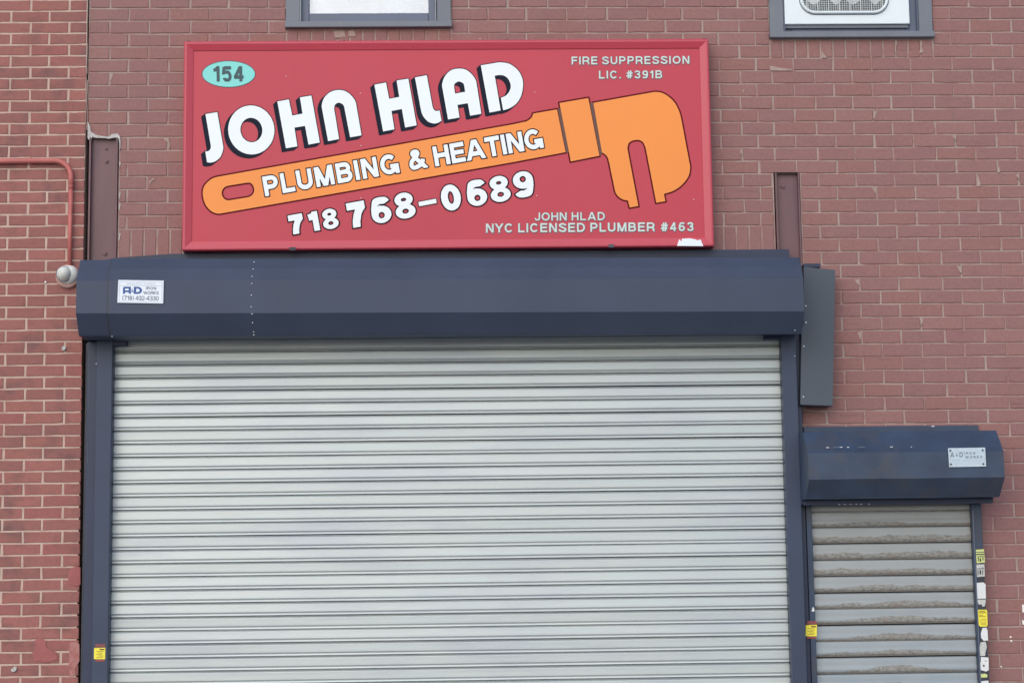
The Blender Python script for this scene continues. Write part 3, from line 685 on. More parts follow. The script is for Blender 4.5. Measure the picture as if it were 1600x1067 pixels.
# ------------------------------------------------------------------ windows
def window(name, x0, x1, zs, label, fan):
    t = thing('window', label, 'window', group='upper windows cut off by the top of the photograph'); zt = zs+WT
    sw = .074
    for a, b_ in ((x0, x0+sw), (x1-sw, x1)):
        m_ = MB(); m_.box(a, b_, -.016, .05, zs+.034, zt, .003); m_.obj('side_trim', 'frame_grey', t)
    m_ = MB(); m_.box(x0-.004, x1+.004, -.034, .05, zs, zs+.032, .003); m_.obj('sill', 'frame_grey', t)
    m_ = MB(); m_.box(x0, x1, -.016, .05, zt-.05, zt+.02, .003); m_.obj('head_trim', 'frame_grey', t)
    for a in (x0+sw+.0005, x1-sw-.0085):
        m_ = MB(); m_.box(a, a+.005, -.022, .03, zs+.034, zt-.05, .002); m_.obj('bead', 'sash_bead' if fan is None else 'frame_blue', t)
    fi = .045
    for a, b_ in ((x0+sw, x0+sw+fi), (x1-sw-fi, x1-sw)):
        m_ = MB(); m_.box(a, b_, .012, .06, zs+.032, zt-.05, .003); m_.obj('sash_stile', 'frame_blue', t)
    m_ = MB(); m_.box(x0+sw+fi, x1-sw-fi, .010, .06, zs+.032, zs+(.088 if fan is None else .072), .004); m_.obj('sash_rail', 'frame_blue', t)
    m_ = MB(); m_.box(x0+sw+fi, x1-sw-fi, .010, .06, zt-.1, zt-.05, .004); m_.obj('sash_rail', 'frame_blue', t)
    return t, x0+sw+fi, x1-sw-fi, zs, zt
t, a, b_, zs, zt = window('window', W1[0], W1[1], W1[2], 'grey framed window with a plain white pane, above the red sign', None)
m_ = MB(); m_.box(a-.01, b_+.01, .052, .056, zs+.08, zt-.08); m_.obj('blind', 'blind', t)
m_ = MB(); m_.box(a-.01, b_+.01, .036, .040, zs+.08, zt-.08); m_.obj('pane', 'glass', t)
t, a, b_, zs, zt = window('window', W2[0], W2[1], W2[2], 'grey framed window filled by a white panel with a twin fan grille', 1)
pa, pb = at(1225, 20, -.02).x, at(1421, 20, -.02).x; pz0 = at(1300, 38, -.02).z; pz1 = pz0+.62
m_ = MB(); m_.box(pa, pb, -.02, .05, pz0, pz1, .004); m_.obj('fan_panel', 'white_panel', t)
m_ = MB(); m_.box(pa+.002, pb-.004, -.006, .045, pz0-.018, pz0-.001, .002); m_.obj('panel_lip', 'frame_grey', t)
gx0, gx1 = at(1252, 10, -.02).x, at(1386, 10, -.02).x; gz0 = at(1320, 20.5, -.02).z; gh = .31; r_ = .075
def stad(x0, x1, z0, z1, r, y, n=8):
    o = []
    for cx_, cz_, s in ((x1-r, z1-r, 0), (x0+r, z1-r, 90), (x0+r, z0+r, 180), (x1-r, z0+r, 270)):
        o += [(cx_+r*math.cos(math.radians(s+90*i/n)), y, cz_+r*math.sin(math.radians(s+90*i/n))) for i in range(n+1)]
    return o
# dark recess behind the grille
ring = stad(gx0+.004, gx1-.004, gz0+.004, gz0+gh-.004, r_-.004, -.0215); m_ = MB(); m_.add(ring, [tuple(range(len(ring)))]); m_.obj('fan_recess', 'fan_dark', t)
m_ = MB(); m_.tube(stad(gx0, gx1, gz0, gz0+gh, r_, -.028), .0075, 8, True); m_.obj('grille_rim', 'white_panel', t, True)
m_ = MB(); m_.tube(stad(gx0-.010, gx1+.010, gz0-.010, gz0+gh+.010, r_+.010, -.0205), .0022, 6, True); m_.obj('grille_gasket', 'frame_grey', t, True)
m_ = MB()
nx = 38
for i in range(1, nx):
    x = gx0+(gx1-gx0)*i/nx; e = 0
    if x < gx0+r_: e = r_-math.sqrt(max(0, r_*r_-(gx0+r_-x)**2))
    if x > gx1-r_: e = r_-math.sqrt(max(0, r_*r_-(x-gx1+r_)**2))
    m_.box(x-.0010, x+.0010, -.030, -.028, gz0+e, gz0+gh-e)
nz = 26
for i in range(1, nz):
    z = gz0+gh*i/nz; e = 0
    if z < gz0+r_: e = r_-math.sqrt(max(0, r_*r_-(gz0+r_-z)**2))
    if z > gz0+gh-r_: e = r_-math.sqrt(max(0, r_*r_-(z-gz0-gh+r_)**2))
    m_.box(gx0+e, gx1-e, -.0275, -.0255, z-.0008, z+.0008)
m_.obj('grille_wires', 'wire', t)['kind'] = 'stuff'
for k in range(8):
    x = gx0+(gx1-gx0)*(k+.5)/8; m_ = MB(); m_.box(x-.0018, x+.0018, -.033, -.0305, gz0+.004, gz0+gh-.004); m_.obj('grille_bar', 'wire', t)
for cx_ in (gx0+(gx1-gx0)*.27, gx0+(gx1-gx0)*.73):
    m_ = MB(); m_.cyl((cx_, -.0216, gz0+gh/2), (0, -1, 0), .035, .003, 20); m_.obj('fan_hub', 'fan_hub', t)
    for q in range(5):
        an = 2*math.pi*q/5+.63-(math.pi/2); u = Vector((math.cos(an), 0, math.sin(an))); v_ = Vector((-u.z, 0, u.x)); c = Vector((cx_, -.0222, gz0+gh/2))
        m_ = MB(); m_.add([c+u*.03-v_*.012, c+u*.03+v_*.014, c+u*.09+v_*.035, c+u*.125+v_*.02, c+u*.128-v_*.02, c+u*.08-v_*.028], [(0, 1, 2, 3, 4, 5)]); m_.obj('fan_blade', 'fan_hub', t)
# ------------------------------------------------------------------ big sign
sign = thing('shop_sign', 'large red plumbing and heating signboard with an orange pipe wrench, above the wide shutter', 'sign')
SX0, SX1, SZ0, SZ1 = .365, 3.088, 3.334, 4.4315
SY = -.085                                              # face
m_ = MB(); m_.box(SX0+.004, SX1-.004, SY, -.012, SZ0+.004, SZ1-.004); m_.obj('panel', 'sign_red', sign)
for x in (.6, 1.3, 2.1, 2.85):
    m_ = MB(); m_.box(x-.02, x+.02, -.012, -.0002, SZ0+.02, SZ1-.02); m_.obj('batten', 'post_red', sign)
fw = .046
def frame_piece(p0, p1, inward, name='frame_rail'):
    """mitred frame length; section: outer wall, front lip, bevel down to the face"""
    p0, p1 = Vector(p0), Vector(p1); d = (p1-p0).normalized(); n_ = Vector(inward)
    sec = [(0, -.008), (0, SY-.012), (.006, SY-.016), (.014, SY-.016), (.040, SY-.007), (fw, SY-.005), (fw, SY+.004)]
    A = []; B = []
    for s_, y in sec:
        A.append((p0.x+d.x*s_+n_.x*s_, y, p0.z+d.z*s_+n_.z*s_)); B.append((p1.x-d.x*s_+n_.x*s_, y, p1.z-d.z*s_+n_.z*s_))
    k = len(sec); m_ = MB(); m_.add(A+B, [(i, i+1, k+i+1, k+i) for i in range(k-1)]); return m_.obj(name, 'sign_frame', sign)
frame_piece((SX0, 0, SZ0), (SX1, 0, SZ0), (0, 0, 1)); frame_piece((SX0, 0, SZ1), (SX1, 0, SZ1), (0, 0, -1))
frame_piece((SX0, 0, SZ0), (SX0, 0, SZ1), (1, 0, 0)); frame_piece((SX1, 0, SZ0), (SX1, 0, SZ1), (-1, 0, 0))
for x in (296, 538, 792, 1100):
    p = at(x, 58, -.03); m_ = MB(); m_.box(p.x-.008, p.x+.008, -.05, -.001, SZ1+.0005, SZ1+.018, .002); m_.obj('hanger_bracket', 'tape_black', sign)
def raised_blob(name, pts, Y, m, parent, thick=.003): return blob(name, pts, Y, m, parent, thick)
raised_blob('peeled_patch', [(1058, 384.5), (1061, 374.5), (1064, 380), (1066, 373), (1078, 372.5), (1086, 374), (1090, 376), (1095, 374.5), (1099, 385)], SY-.012, 'white_print', sign, .004)
m_ = MB(); p = at(955, 384.5, SY-.02); m_.box(p.x-.013, p.x+.013, SY-.026, SY-.012, p.z-.009, p.z+.009, .001); m_.obj('clip', 'cover_grey', sign)
p = at(457, 388.5, SY-.02); m_ = MB(); m_.box(p.x-.016, p.x+.016, SY-.0235, SY-.012, p.z-.010, p.z+.006); m_.obj('notch', 'tape_black', sign)
for x, y in ((563, 146), (564, 228), (835.5, 144.5), (838.5, 306), (750, 61), (563.5, 309.5), (1084, 312), (447, 120)):
    m_ = MB(); q = at(x, y, SY-.001); m_.cyl(q, (0, -1, 0), .0024, .002, 8); m_.obj('screw', 'sticker_white', sign)
TH = math.radians(10.15)
def off_print(name, m, outer, holes, off, lift, label=None, st=.6, shifts=((0, 0),)):
    P = Print(SY-lift); P.loops(shape_print(outer, holes, SY, off, st, shifts)) if (off != 0 or len(shifts) > 1) else P.loops([outer]+holes)
    o = P.obj(name, m, sign)
    if label: o['label'] = label
    return o
def multi(name, m, shapes, off, lift, label=None, st=.6, shifts=((0, 0),)):
    P = Print(SY-lift)
    for outer, holes in shapes:
        lp = shape_print(outer, holes, SY, off, st, shifts) if (off != 0 or len(shifts) > 1) else [outer]+holes
        P.loops(lp)
    o = P.obj(name, m, sign)
    if label: o['label'] = label
    return o
# wrench emblem
handle = path([(342.8, 275.3, 't'), (330, 279.5, 's'), (318.5, 291, 's'), (316.3, 305, 's'), (321, 321, 's'), (332, 332, 's'), (345, 334.4, 't'), (800, 254.6, 'c'), (884.5, 238.6, 'c'), (870.9, 170.6, 'c'),
               (832.5, 177.3, 'c'), (829.5, 184.5, 's'), (820.7, 189.9, 't'), (800, 194.3, 't')])
slot = path([(357.3, 291, 't'), (350, 294.5, 's'), (347, 302, 's'), (350.5, 310, 's'), (358.6, 312.5, 't'), (387.4, 307.8, 't'), (394.5, 303.5, 's'), (396.6, 296.4, 's'), (393.5, 288.5, 's'), (387, 286.2, 't')])
collar = [(873.4, 160.8), (919.7, 152.9), (937.4, 244.2), (891.4, 253.3)]
jaw = path([(926.4, 160.6, 'c'), (1016, 144.6, 't'), (1026.2, 143.5, 's'), (1036, 145.5, 's'), (1045.9, 151.6, 's'), (1053.5, 159, 's'), (1058.7, 167.4, 's'), (1062.5, 176.5, 's'), (1065.6, 189, 't'), (1077.4, 252, 't'), (1079, 262, 's'), (1077, 274, 's'),
            (1071, 284, 's'), (1062, 293, 's'), (1051, 299.6, 's'), (1038, 303.5, 'c'), (1040.4, 315.2, 'c'), (1024.9, 317.7, 'c'), (1009.5, 238, 't'), (1007.5, 229.5, 's'), (1003.5, 222.3, 's'), (996.7, 219.6, 's'), (987.5, 221, 's'),
            (982.2, 226, 's'), (981.3, 235, 't'), (998.1, 322.7, 'c'), (983.4, 325.2, 'c'), (980.8, 314, 'c'), (973, 312.5, 's'), (965, 307, 's'), (960.3, 298.5, 't'), (951, 253.5, 't'), (947.6, 244.5, 's'), (940, 238.9, 'c')])
multi('wrench_outline', 'maroon_print', [(handle, [slot]), (collar, []), (jaw, [])], 1.7, .0012, st=.7)
gapL = [(871.5, 170.5), (876.5, 170), (889, 238.5), (884.5, 238.8)]; gapR = [(921.6, 161.5), (927, 160.6), (940.8, 239.2), (937.6, 244.5)]
P = Print(SY-.0018); P.loops([gapL]); P.loops([gapR]); P.obj('wrench_shading', 'brown_print', sign)
em = multi('wrench_emblem', 'orange_print', [(handle, [slot]), (collar, []), (jaw, [])], -.7, .0026, 'orange pipe wrench painted across the sign', st=.7)
# heading letters (outer, holes)
R3 = lambda z, ox, oy, pts: [(ox+x/z, oy+y/z, k) for x, y, k in pts]
A2 = lambda pts: path(R3(8.894, 310, 150, pts)); A3 = lambda pts: path(R3(8.894, 430, 130, pts)); A4 = lambda pts: path(R3(8.894, 580, 90, pts)); A5 = lambda pts: path(R3(8.894, 690, 90, pts))
Jl = A2([(98, 255, 'c'), (262, 228, 'c'), (343, 690, 't'), (340, 760, 's'), (305, 850, 's'), (235, 910, 's'), (165, 928, 's'), (120, 922, 'c'), (95, 772, 'c'), (135, 768, 's'), (165, 740, 's'), (172, 690, 't')])
rot = math.radians(10)
def rell(cx_, cy_, rx, ry, n=40, z=8.894, ox=310, oy=150): return [(ox+(cx_+rx*math.cos(a)*math.cos(rot)+ry*math.sin(a)*math.sin(rot))/z, oy+(cy_-rx*math.cos(a)*math.sin(rot)+ry*math.sin(a)*math.cos(rot))/z) for a in [2*math.pi*i/n for i in range(n)]]
Oo, Oi = rell(735, 475, 321, 341), rell(736, 476, 152, 170)
Hh = A3([(30, 258, 'c'), (190, 229, 'c'), (237, 453, 'c'), (380, 426, 'c'), (343, 201, 'c'), (503, 175, 'c'), (620, 828, 'c'), (462, 856, 'c'), (414, 596, 'c'), (268, 621, 'c'), (308, 881, 'c'), (149, 908, 'c')])
Nn = A3([(735, 808, 'c'), (649, 350, 't'), (652, 280, 's'), (690, 195, 's'), (770, 125, 's'), (880, 98, 's'), (985, 120, 's'), (1075, 195, 's'), (1124, 290, 't'), (1200, 728, 'c'), (1041, 755, 'c'), (962, 350, 't'), (940, 300, 's'), (885, 275, 's'), (835, 300, 's'), (820, 365, 't'), (888, 780, 'c')])
H2 = A4([(44, 380, 'c'), (206, 350, 'c'), (249, 577, 'c'), (390, 550, 'c'), (353, 323, 'c'), (516, 297, 'c'), (632, 945, 'c'), (472, 975, 'c'), (426, 718, 'c'), (282, 745, 'c'), (323, 1000, 'c'), (166, 1030, 'c')])
Ll = A4([(608, 280, 'c'), (772, 249, 'c'), (848, 660, 't'), (868, 722, 's'), (905, 745, 's'), (950, 736, 'c'), (977, 882, 'c'), (925, 910, 's'), (860, 918, 's'), (780, 885, 's'), (715, 805, 's'), (688, 715, 't')])
Aa = A4([(1068, 863, 'c'), (988, 420, 't'), (992, 345, 's'), (1030, 255, 's'), (1110, 180, 's'), (1215, 157, 's'), (1320, 175, 's'), (1410, 250, 's'), (1462, 350, 't'), (1530, 785, 'c'), (1375, 811, 'c'), (1342, 637, 'c'), (1199, 661, 'c'), (1228, 836, 'c')])
Ai = A4([(1166, 504, 'c'), (1153, 420, 't'), (1160, 370, 's'), (1215, 336, 's'), (1275, 360, 's'), (1293, 400, 't'), (1306, 480, 'c')])
Dd1 = A5([(545, 112, 'c'), (740, 79, 't'), (830, 71, 's'), (950, 95, 's'), (1060, 180, 's'), (1120, 290, 's'), (1131, 390, 's'), (1110, 520, 's'), (1050, 630, 's'), (960, 700, 's'), (855, 735, 'c'), (824, 562, 'c'), (900, 525, 's'), (948, 460, 's'), (960, 385, 's'), (925, 300, 's'), (865, 255, 's'), (800, 247, 's'), (739, 257, 'c'), (821, 738, 'c'), (665, 767, 'c')])
heading = [(Jl, []), (Oo, [Oi]), (Hh, []), (Nn, []), (H2, []), (Ll, []), (Aa, [Ai]), (Dd1, [])]
sh = [(-i*.9, i*.82) for i in range(7)]
multi('heading_shadow', 'shade_print', heading, 1.3, .0014, st=.6, shifts=tuple(sh))
multi('heading_lettering', 'white_print', heading, 0, .0030, 'white heading letters JOHN HLAD with dark drop shading')
def tl(grow): return [('line_print', grow, .0034, 0, 0), ('white_print', 0, .0044, 0, 0)]
def word(b, p0, p1, cap, w_, xs=1.0, g=1.75): text(b, p0, p1, cap, w_, tl(g), SY, sign, 'lettering', xs=xs)
word('PLUMBING', (414.6, 307.2), (624.4, 270.0), 31.2, .222, .93)
word('&', (641.3, 266.8), (667, 262.2), 31.2, .215, .93)
word('HEATING', (680.5, 260.6), (849.5, 231.0), 31.2, .222, .93)
def digit(ch, cx_, cy_, cap, wd, w_, g=1.8, lift=0):
    n_ = glyph(ch, w_)[1]; xs = wd/(cap*n_); c, s_ = math.cos(TH), math.sin(TH)
    p0 = (cx_-wd/2*c+cap/2*s_*1.0*1, cy_+wd/2*s_+cap/2*c); p1 = (p0[0]+wd*c, p0[1]-wd*s_)
    text(ch, p0, p1, cap, w_, tl(g), SY, sign, 'lettering', xs=xs)
for ch, cx_, cy_, cap, wd, w_ in (('7', 463.0, 350.3, 30.5, 22.5, .30), ('1', 490.3, 346.0, 30.5, 15, .33), ('8', 515.8, 342.2, 31.5, 24.5, .29), ('7', 557.6, 335.3, 39.5, 28.5, .29), ('6', 595.0, 328.4, 40.5, 31, .285), ('8', 632.2, 321.5, 40.5, 31.5, .29),
                               ('0', 704.5, 308.9, 40.5, 31, .285), ('6', 744.6, 301.5, 40.5, 31, .285), ('8', 780.8, 295.4, 40.5, 31.5, .29), ('9', 818.2, 288.2, 40.5, 31.5, .285)):
    digit(ch, cx_, cy_, cap, wd, w_)
dash = [(653.6, 316.0), (681.3, 310.7), (682.2, 317.5), (655.0, 322.6)]
multi('lettering_outline', 'line_print', [(dash, [])], 1.2, .0034); multi('lettering', 'white_print', [(dash, [])], 0, .0044)
# small lettering
def small(b, p0, p1, cap, w_=.17): text(b, p0, p1, cap, w_, [('pale_edge', .7, .0012, .5, .7), ('pale_print', 0.05, .0024, 0, 0)], SY, sign)
small('FIRE', (893.2, 101.3), (933.2, 101), 12.2); small('SUPPRESSION', (941, 101), (1077, 100), 12.2)
small('LIC.', (936, 123.3), (970, 123.1), 12.2); small('#391B', (978.8, 123), (1034.5, 122.6), 12.2)
small('JOHN', (835.3, 345), (885.5, 344.6), 12.6); small('HLAD', (893.3, 344.5), (945, 344.2), 12.6)
small('NYC', (759.4, 363.7), (801.5, 363.3), 14, .18); small('LICENSED', (809.8, 363.2), (914, 362.5), 14, .18)
small('PLUMBER', (922.5, 362.4), (1022.8, 361.6), 14, .18); small('#463', (1032.8, 361.5), (1083.5, 361), 13.6, .18)
# number oval
ov = [(357.3+42*math.cos(a), 116.2+21*math.sin(a)) for a in [2*math.pi*i/48 for i in range(48)]]; ov2 = [(357.3+40.9*math.cos(a), 116.2+19.9*math.sin(a)) for a in [2*math.pi*i/48 for i in range(48)]]
P = Print(SY-.0012); P.loops([ov]); P.obj('oval_outline', 'teal_print', sign)
P = Print(SY-.0022); P.loops([ov2]); P.obj('number_oval', 'oval_print', sign)['label'] = 'turquoise oval with the street number 154'
for ch, x0, wd in (('1', 333.8, 9.6), ('5', 347.4, 14.4), ('4', 365.8, 15)):
    n_ = glyph(ch, .22)[1]; text(ch, (x0, 128), (x0+wd, 127.8), 24, .22, [('teal_print', 0, .0034, 0, 0)], SY, sign, 'lettering', xs=wd/24/n_)
# ------------------------------------------------------------------ wide roller shutter
shut = thing('roller_shutter', 'wide galvanised roller shutter with navy hood and side rails, closed under the red sign', 'roller shutter')
YC = -.05
zline0 = at(174.4, 550.7, YC-.008).z; PS = .0667
cx0, cx1 = -.03, 3.46
def slat_mesh(name, prof, x0, x1, n, wob, m, rnd):
    V = []; F = []; k = len(prof)
    ph = [rnd.uniform(0, 6.28) for _ in range(4)]
    for i in range(n+1):
        x = x0+(x1-x0)*i/n
        dz = wob*(math.sin(x*1.3+ph[0])+.6*math.sin(x*3.1+ph[1])); dy = wob*.8*math.sin(x*2.2+ph[2])
        V += [(x, y+dy, z+dz) for y, z in prof]
    for i in range(n):
        F += [(i*k+j, (i+1)*k+j, (i+1)*k+j+1, i*k+j+1) for j in range(k-1)]
    me = bpy.data.meshes.new(name); me.from_pydata(V, [], F); me.update(); me.materials.append(M[m])
    for p in me.polygons: p.use_smooth = False
    return me
# section of one slat, top (z=0, just under the dark seam) to bottom (z=-PS)
pf = [(.012, .0010), (.012, -.0018), (-.0030, -.0022), (.0000, -.0066), (-.0064, -.0078), (-.0076, -.0104), (-.0080, -.0240), (-.0086, -.0370), (-.0088, -.0452), (-.0080, -.0470), (-.0034, -.0538), (-.0038, -.0545), (-.0066, -.0612), (-.0064, -.0626), (-.0010, -.0640), (.012, -.0644)]
rnd = random.Random(21); protos = [slat_mesh('slat', pf, cx0, cx1, 14, .00035, 'slat', rnd) for _ in range(9)]
for k in range(-4, 42):
    z = zline0-PS*k
    if z < .04: break
    o = bpy.data.objects.new('slat', rnd.choice(protos)); COL.objects.link(o); o.parent = shut
    o.location = (0, YC, z); o.rotation_euler = (rnd.uniform(-.03, .03), rnd.uniform(-.0006, .0006), 0)
m_ = MB(); m_.box(cx0, cx1, YC-.02, YC+.02, .001, .05, .003); m_.obj('bottom_bar', 'slat', shut)
def rail(parent, x0, x1, z0, z1, yf, m, depth=.1, lab=None, bev=.003):
    m_ = MB(); m_.box(x0, x1, yf, yf+depth, z0, z1, bev); o = m_.obj('side_rail', m, parent)
    if lab: o['label'] = lab
    return o
HB = 2.872
xl0, xl1 = at(147, 800, -.13).x, at(172, 800, -.13).x
xr0, xr1 = at(1229.5, 800, -.13).x, at(1252.5, 800, -.13).x
rail(shut, xl0, xl1, .001, HB, -.13, 'navy')
rail(shut, xr0, xr1, .001, HB, -.13, 'navy')
m_ = MB(); m_.box(at(134, 800, -.06).x, xl0-.0005, -.085, -.045, .001, HB, .003); m_.obj('outer_angle', 'navy_dark', shut)
m_ = MB(); m_.box(at(131.5, 800, -.03).x, at(136, 800, -.03).x, -.055, -.0125, .001, HB-.004, .002); m_.obj('wall_angle', 'tape_black', shut)
m_ = MB(); m_.box(xr1+.0005, xr1+.030, -.075, -.003, .001, 3.0, .002); m_.obj('outer_angle', 'navy_dark', shut)
for s in ((134.3, 545, 640), (134.0, 690, 725), (133, 820, 880)):       # bare scratched edge of the angle
    a_, b__ = at(s[0]+1.3, s[1], -.088), at(s[0]-.1, s[2], -.088)
    m_ = MB(); m_.box(at(135.2, 800, -.088).x-.0012, at(135.2, 800, -.088).x+.0012, -.0865, -.083, b__.z, a_.z); m_.obj('bare_edge', 'cover_grey', shut)
# hood
HX0, HX1 = -.109, 3.488
hp = [(-.004, 3.262), (-.30, 3.252), (-.343, 3.196), (-.38, 3.134), (-.382, 2.972), (-.304, 2.880), (-.296, 2.872), (-.13, 2.872), (-.125, 2.876), (-.004, 2.90)]
def hood_mesh(prof, x0, x1, tilt, grow=0.0):
    m_ = MB(); n = len(prof); cy, cz_ = -.19, 3.06
    pr = [(y+(y-cy)*grow, z+(z-cz_)*grow) for y, z in prof]
    xs = np.linspace(x0, x1, 9 if x1-x0 > 1 else 2); V = []; rr = random.Random(4)
    for x in xs: V += [(float(x), y+rr.uniform(-.0008, .0008), z-tilt*(float(x))*(1 if y < -.2 else 0)) for y, z in pr]
    F = []
    for i in range(len(xs)-1): F += [(i*n+j, i*n+(j+1) % n, (i+1)*n+(j+1) % n, (i+1)*n+j) for j in range(n)]
    F += [tuple(range(n))[::-1], tuple(range((len(xs)-1)*n, len(xs)*n))]; m_.add(V, F); return m_
hood = hood_mesh([p for p in hp if p != (-.343, 3.196)], HX0, .06, .006).obj('hood_end', 'navy', shut)
hood_mesh(hp, .0435, .0478, .006, .019).obj('hood_seam', 'tape_black', shut)
hood = hood_mesh(hp, .048, HX1, .006, .022).obj('hood', 'navy', shut)
m_ = MB(); m_.add([(x, y, z) for y in (-.03, -.0075) for x, z in ((-.06, 3.24), (3.487, 3.24), (3.487, 3.327), (.9, 3.334), (.3, 3.330), (.02, 3.312), (-.06, 3.298))], [tuple(range(7)), tuple(range(7, 14))[::-1]]+[(i, 7+i, 7+(i+1) % 7, (i+1) % 7) for i in range(7)]); m_.obj('hood_back_plate', 'navy_dark', shut)
def rivet(x, y, Yp, parent, r=.0032):
    m_ = MB(); q = at(x, y, Yp); m_.cyl(q+Vector((0, .002, 0)), (0, -1, 0), r, .004, 8, r*.6); m_.obj('rivet', 'steel', parent)
def on_hood(x, y):       # depth of the hood surface seen at pixel row y
    for Yp in np.linspace(-.42, -.02, 401):
        z = at(x, y, Yp).z+.006*at(x, y, Yp).x
        ins = False; n = len(hp)
        for i in range(n):
            (y1, z1), (y2, z2) = hp[i], hp[(i+1) % n]
            if (z1 > z) != (z2 > z) and Yp < (y2-y1)*(z-z1)/(z2-z1)+y1: ins = not ins
        if ins: return float(Yp)-.008
    return -.385
for x, y in ((397, 409.5), (395.5, 420.5), (394, 432), (393.5, 443), (392.8, 461), (392.3, 479.5), (393.8, 490.5), (394.6, 504), (396.2, 518.5), (396.6, 523), (1242, 516)):
    rivet(x, y, on_hood(x, y), hood)
rivet(150.3, 568, -.131, shut); rivet(175, 525.5, -.311, shut, .0026)
rivet(1241.8, 556, -.131, shut)
for (xa, xb, y0, y1) in ((176, 197.5, 535, 539.5), (1195, 1221, 525.5, 529.5)):
    a_, b__ = at(xa, y0, -.12), at(xb, y1, -.12); m_ = MB(); m_.box(a_.x, b__.x, -.125, -.07, b__.z, a_.z+.02, .002); m_.obj('guide_tongue', 'navy_dark', shut)
# plaque on the hood
def plaque(parent, corners, Y, m, rim):
    P = Print(Y); P.loops([corners]); o = P.obj('plaque', m, parent); s_ = o.modifiers.new('t', 'SOLIDIFY'); s_.thickness = .003; s_.offset = 1
    return o
YP = -.3905
pq = plaque(shut, [(185, 437.6), (256, 438.6), (255, 474.4), (183.6, 473)], YP, 'plaque_white', 1); pq['label'] = 'white makers plaque with blue lettering near the left end of the hood'
YP -= .0032
def line_print(parent, pts, wd, Y, m, closed=True):
    P = Print(Y); n = len(pts)
    for i in range(n if closed else n-1):
        (x0, y0), (x1, y1) = pts[i], pts[(i+1) % n]; l = math.hypot(x1-x0, y1-y0); nx_, ny_ = -(y1-y0)/l*wd/2, (x1-x0)/l*wd/2
        P.loops([[(x0+nx_, y0+ny_), (x1+nx_, y1+ny_), (x1-nx_, y1-ny_), (x0-nx_, y0-ny_)]])
    return P.obj('border', m, parent)
line_print(pq, [(187.2, 440), (253.7, 441), (252.7, 472.2), (186, 470.8)], .5, YP, 'ink_faint')
line_print(pq, [(187.5, 446.2), (253.2, 447)], .5, YP, 'ink_faint', False)
text('MANUFACTURING', (198, 444.9), (243, 445.4), 3.0, .13, [('ink_faint', 0, .0, 0, 0)], YP, pq)
text('@', (192, 459.2), (204.5, 459.3), 11.3, .26, [('ink_blue', 0, 0, 0, 0)], YP, pq, xs=12.5/11.3/.95)
text('&', (204.9, 457), (208.9, 457), 5.6, .16, [('ink_blue', 0, 0, 0, 0)], YP, pq, xs=.78)
text('D', (209, 459.3), (222, 459.4), 11.3, .26, [('ink_blue', 0, 0, 0, 0)], YP, pq, xs=13/11.3/.88)
text('IRON', (228, 452.6), (244, 452.8), 4.6, .2, [('ink_grey', 0, 0, 0, 0)], YP, pq); text('WORKS', (224, 459.9), (248, 460.2), 4.9, .2, [('ink_grey', 0, 0, 0, 0)], YP, pq, xs=.95)
text('(718)', (191.2, 469), (209, 469.2), 7, .15, [('ink_grey', 0, 0, 0, 0)], YP, pq, xs=.95); text('492-4330', (211.5, 469.3), (248, 469.8), 7, .15, [('ink_grey', 0, 0, 0, 0)], YP, pq, xs=.95)
# ------------------------------------------------------------------ chain cover
cv = thing('drive_cover', 'tall grey sheet metal cover box standing proud at the right end of the wide hood', 'drive cover')
ca = [at(1256, 417, -.12), at(1305, 422, -.12), at(1301, 633.5, -.12), at(1250.5, 632, -.12)]
m_ = MB(); c2 = [at(1255.5, 506, -.12), at(1252.5, 516, -.12)]
outl = [ca[0], ca[1], ca[2], ca[3], c2[1], c2[0]]
A = [Vector((p.x, -.12, p.z)) for p in outl]; B = [Vector((p.x-.002, -.002, p.z)) for p in outl]
m_.add(A+B, [tuple(range(6))[::-1]]+[(i, (i+1) % 6, 6+(i+1) % 6, 6+i) for i in range(6)]); m_.obj('cover', 'cover_grey', cv)
top = at(1256, 415, -.12); m_ = MB(); m_.box(ca[0].x+.004, ca[1].x-.07, -.10, -.002, ca[0].z+.001, ca[0].z+.02, .001); m_.obj('dark_slot', 'navy_dark', cv)  # dark box put in to draw the dark slot above the cover
for x, y in ((1259.3, 478), (1259.3, 504), (1256, 541), (1255.3, 619.8)): rivet(x, y, -.122, cv, .0045)
# ------------------------------------------------------------------ small shutter
s2 = thing('roller_shutter', 'narrow worn grey roller shutter with peeling slats and navy hood, right of the wide one', 'roller shutter')
Y2 = -.04; PS2 = .0809
z20 = at(1400, 798.8, Y2-.01).z
sx0, sx1 = at(1269, 820, Y2).x-.02, at(1519, 820, Y2).x+.02
pf2 = [(.005, .0010), (-.001, -.0015), (-.004, -.005), (-.0058, -.012), (-.0072, -.024), (-.0082, -.036), (-.0100, -.044), (-.0125, -.052), (-.0135, -.060), (-.0118, -.068), (-.0075, -.0735), (-.0065, -.0755), (-.0078, -.0770), (-.0060, -.0790), (.003, -.0800), (.006, -.0802)]
rnd = random.Random(31); protos = [slat_mesh('slat', pf2, sx0, sx1, 10, .0006, 'slat_worn', rnd) for _ in range(6)]
for k in range(-4, 24):
    z = z20-PS2*k
    if z < .06: break
    o = bpy.data.objects.new('slat', rnd.choice(protos)); COL.objects.link(o); o.parent = s2
    o.location = (0, Y2, z); o.rotation_euler = (rnd.uniform(-.03, .03), rnd.uniform(-.001, .001), 0)
YJ = -.085
jl0, jl1 = at(1254, 820, YJ).x+.006, at(1269, 820, YJ).x; jr0, jr1 = at(1519, 820, YJ).x, at(1534.5, 820, YJ).x
H2B = 2.005
rail(s2, max(jl0, xr1+.0315), jl1, .001, H2B+.02, YJ, 'navy_worn', .08)
m_ = MB(); m_.box(jr0, jr1, YJ, -.002, .001, H2B+.02, .003); jr = m_.obj('side_rail', 'navy_worn', s2)
